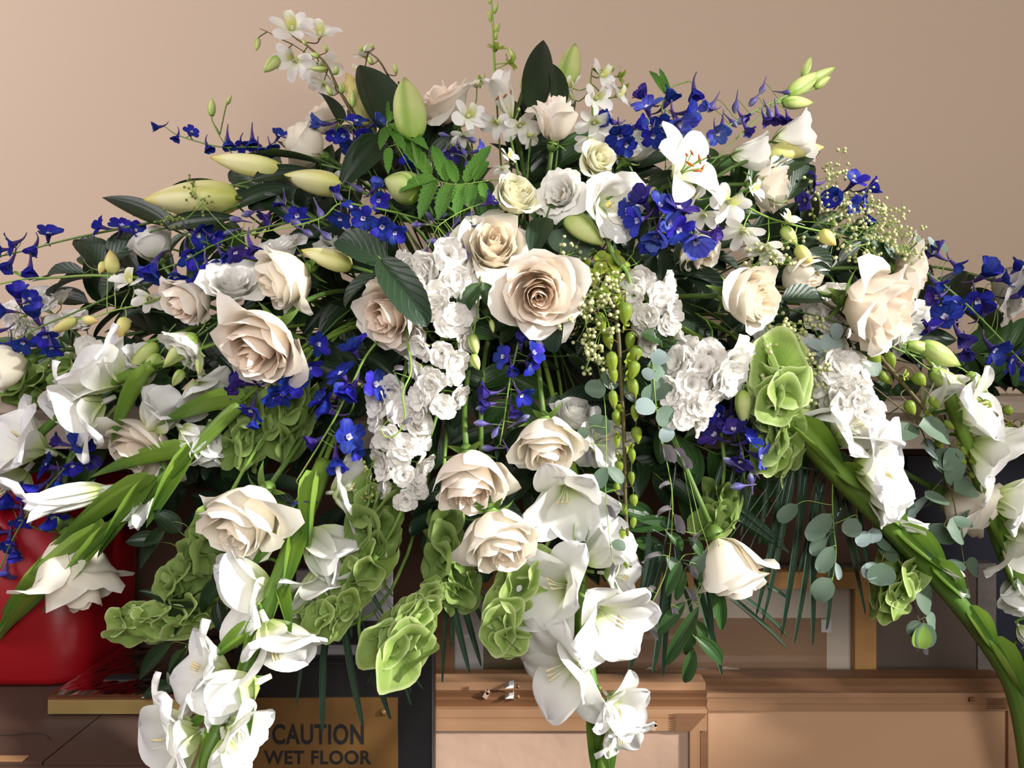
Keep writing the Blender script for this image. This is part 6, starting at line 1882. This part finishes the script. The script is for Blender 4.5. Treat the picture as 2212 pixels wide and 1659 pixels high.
palm_frond('dark palm leaflets hanging between the gladiolus and the ruscus', [(1460, 1000, .06), (1450, 1080, .05), (1440, 1150, .04), (1430, 1200, .04)],
           [((1430, 1200), (1356, 1455), 17), ((1440, 1210), (1410, 1460), 17), ((1450, 1220), (1432, 1462), 14), ((1420, 1180), (1370, 1380), 15), ((1500, 1240), (1560, 1460), 16), ((1520, 1240), (1540, 1400), 14), ((1400, 1150), (1380, 1300), 14), ((1460, 1180), (1500, 1350), 14)], .035)
palm_frond('palm leaflets behind the lower bells left of the central gladiolus', [(1010, 1120, .07), (1000, 1180, .06), (980, 1240, .05)],
           [((970, 1270), (1015, 1455), 15), ((990, 1270), (1040, 1440), 14), ((1000, 1260), (1050, 1360), 12), ((965, 1280), (955, 1480), 9), ((975, 1290), (975, 1400), 9), ((1010, 1250), (1065, 1320), 10)], .045)

# ------------------------------------------------------------------ dark leafy filler deep between the flowers
fill = random.Random(77)
SPOTS = []
outline_top = [(-20, 700), (130, 660), (260, 560), (480, 430), (700, 300), (860, 240), (1100, 250), (1350, 300), (1500, 330), (1740, 400), (1900, 540), (2080, 640), (2230, 700)]
outline_bot = [(-20, 900), (250, 1010), (420, 1160), (700, 1120), (900, 1130), (1130, 1180), (1350, 1180), (1500, 1120), (1700, 1010), (1850, 960), (2000, 860), (2230, 830)]


def lerp_line(L, x):
    for (x0, y0), (x1, y1) in zip(L, L[1:]):
        if x0 <= x <= x1:
            return y0 + (y1 - y0) * (x - x0) / (x1 - x0)
    return L[-1][1]


ANCHORS = [(1065, 535, 'the swirled cream rose'), (1163, 634, 'the bright central rose'), (848, 680, 'the leaf-covered blush rose'), (566, 742, 'the largest peach rose'), (622, 598, 'the plump side-view rose'), (412, 645, 'the small blush rose'),
           (333, 535, 'the back-turned white rose'), (662, 318, 'the upper left cream rose'), (955, 225, 'the wide open top rose'), (1198, 268, 'the top rosebud'), (1290, 343, 'the smallest spray rose'), (1110, 428, 'the greenish ivory rose'), (1612, 641, 'the round right-hand rose'),
           (1885, 660, 'the large sunlit rose'), (1662, 402, 'the upper right cream rose'), (1728, 590, 'the yellow orchid buds'), (1180, 955, 'the highest clustered rose'), (1015, 1030, 'the middle clustered rose'), (1075, 1157, 'the lowest clustered rose'), (536, 1114, 'the low nodding rose'),
           (300, 968, 'the rose behind the bracts'), (1570, 1215, 'the drooping reflexed rose'), (2085, 1085, 'the rose among silvery leaves'), (502, 614, 'the ruffled left lisianthus'), (1322, 442, 'the wide white trumpet'), (1950, 720, 'the ruffled sunlit lisianthus'), (1575, 800, 'the double lisianthus'),
           (410, 430, 'the long pale lily bud'), (665, 390, 'the short cream lily bud'), (865, 400, 'the fat lime bud'), (1480, 362, 'the open lily'), (1600, 470, 'the trailing orchid spray'), (285, 620, 'the left orchid sprig'), (1340, 900, 'the hanging lime chain'), (1300, 600, 'the green hydrangea'),
           (945, 780, 'the long stock spike'), (870, 960, 'the lower stock spike'), (1410, 680, 'the central right stock'), (1490, 850, 'the bright stock cluster'), (1830, 850, 'the sunlit stock'), (740, 850, 'the vivid left delphinium'), (1100, 830, 'the hanging central delphinium'), (1450, 480, 'the centre right delphinium'),
           (750, 460, 'the budded upper delphinium'), (430, 540, 'the long-spurred delphinium'), (2100, 670, 'the right edge delphinium'), (1590, 960, 'the shaded violet delphinium'), (1670, 850, 'the ruffled green bells'), (1700, 740, 'the dense bead spray'), (1270, 690, 'the central bead spray'), (1860, 480, 'the frothy bead spray'),
           (230, 820, 'the left edge gladiolus'), (60, 700, 'the left edge delphinium'), (1960, 560, 'the right eucalyptus tip'), (600, 930, 'the shaded left bells'), (800, 1150, 'the bells over the sign'), (1440, 1000, 'the withered eucalyptus'), (1790, 930, 'the arching gladiolus stalk'), (950, 420, 'the serrated fern'), (2030, 780, 'the lower right buds')]
LOOKS = {'ruscus': 'mid-green narrow-leaved sprig', 'lily': 'dark pointed-leaved sprig', 'rose': 'toothed dark rose-leaf sprig'}
USED = set()


def sprig_label(kind, px, py):
    for k in sorted(range(len(ANCHORS)), key=lambda q: (ANCHORS[q][0] - px) ** 2 + (ANCHORS[q][1] - py) ** 2):
        if (kind, k) not in USED:
            USED.add((kind, k))
            dx, dy = px - ANCHORS[k][0], py - ANCHORS[k][1]
            w = 'deep behind' if math.hypot(dx, dy) < 70 else ('in the shade beside' if abs(dx) > abs(dy) else ('in the shade below' if dy > 0 else 'in the shade above'))
            return LOOKS[kind] + ' ' + w + ' ' + ANCHORS[k][2]


n_f = 0
for gx in range(110, 2200, 125):
    yt, yb = lerp_line(outline_top, gx) + 100, lerp_line(outline_bot, gx) - 50
    k = max(1, int(round((yb - yt) / 125)))
    for j in range(k + 1):
        py = yt + (yb - yt) * (j / max(1, k))
        px = gx + fill.uniform(-45, 45) + (40 if j % 2 else -20)
        py += fill.uniform(-30, 30)
        ang = math.atan2(780 - py, px - 1110)
        dx, dy = math.cos(ang), -math.sin(ang)
        L = fill.uniform(90, 130)
        off = fill.uniform(.055, .14)
        st = [(px - dx * L * .6, py - dy * L * .6, off + .02), (px, py, off), (px + dx * L * .6, py + dy * L * .6, off)]
        lv = []
        kind = fill.choice(('ruscus', 'lily', 'rose', 'lily'))
        for q in range(9):
            t = q / 8
            bx, by = px + dx * L * (t * 1.2 - .6), py + dy * L * (t * 1.2 - .6)
            a2 = ang + (1 if q % 2 else -1) * fill.uniform(.5, 1.2) if q < 8 else ang
            ll = fill.uniform(70, 120)
            lv.append((kind, (bx, by, off), (bx + math.cos(a2) * ll, by - math.sin(a2) * ll, off + fill.uniform(-.02, .01)), fill.uniform(38, 58), fill.uniform(-.6, .6)))
        branch('leafy_sprig', sprig_label(kind, px, py), 'leaves', st, lv, kind, 4, None, 'dark leafy sprigs between the flowers')
        n_f += 1
print('filler sprigs', n_f, 'objects', len(SC.objects))
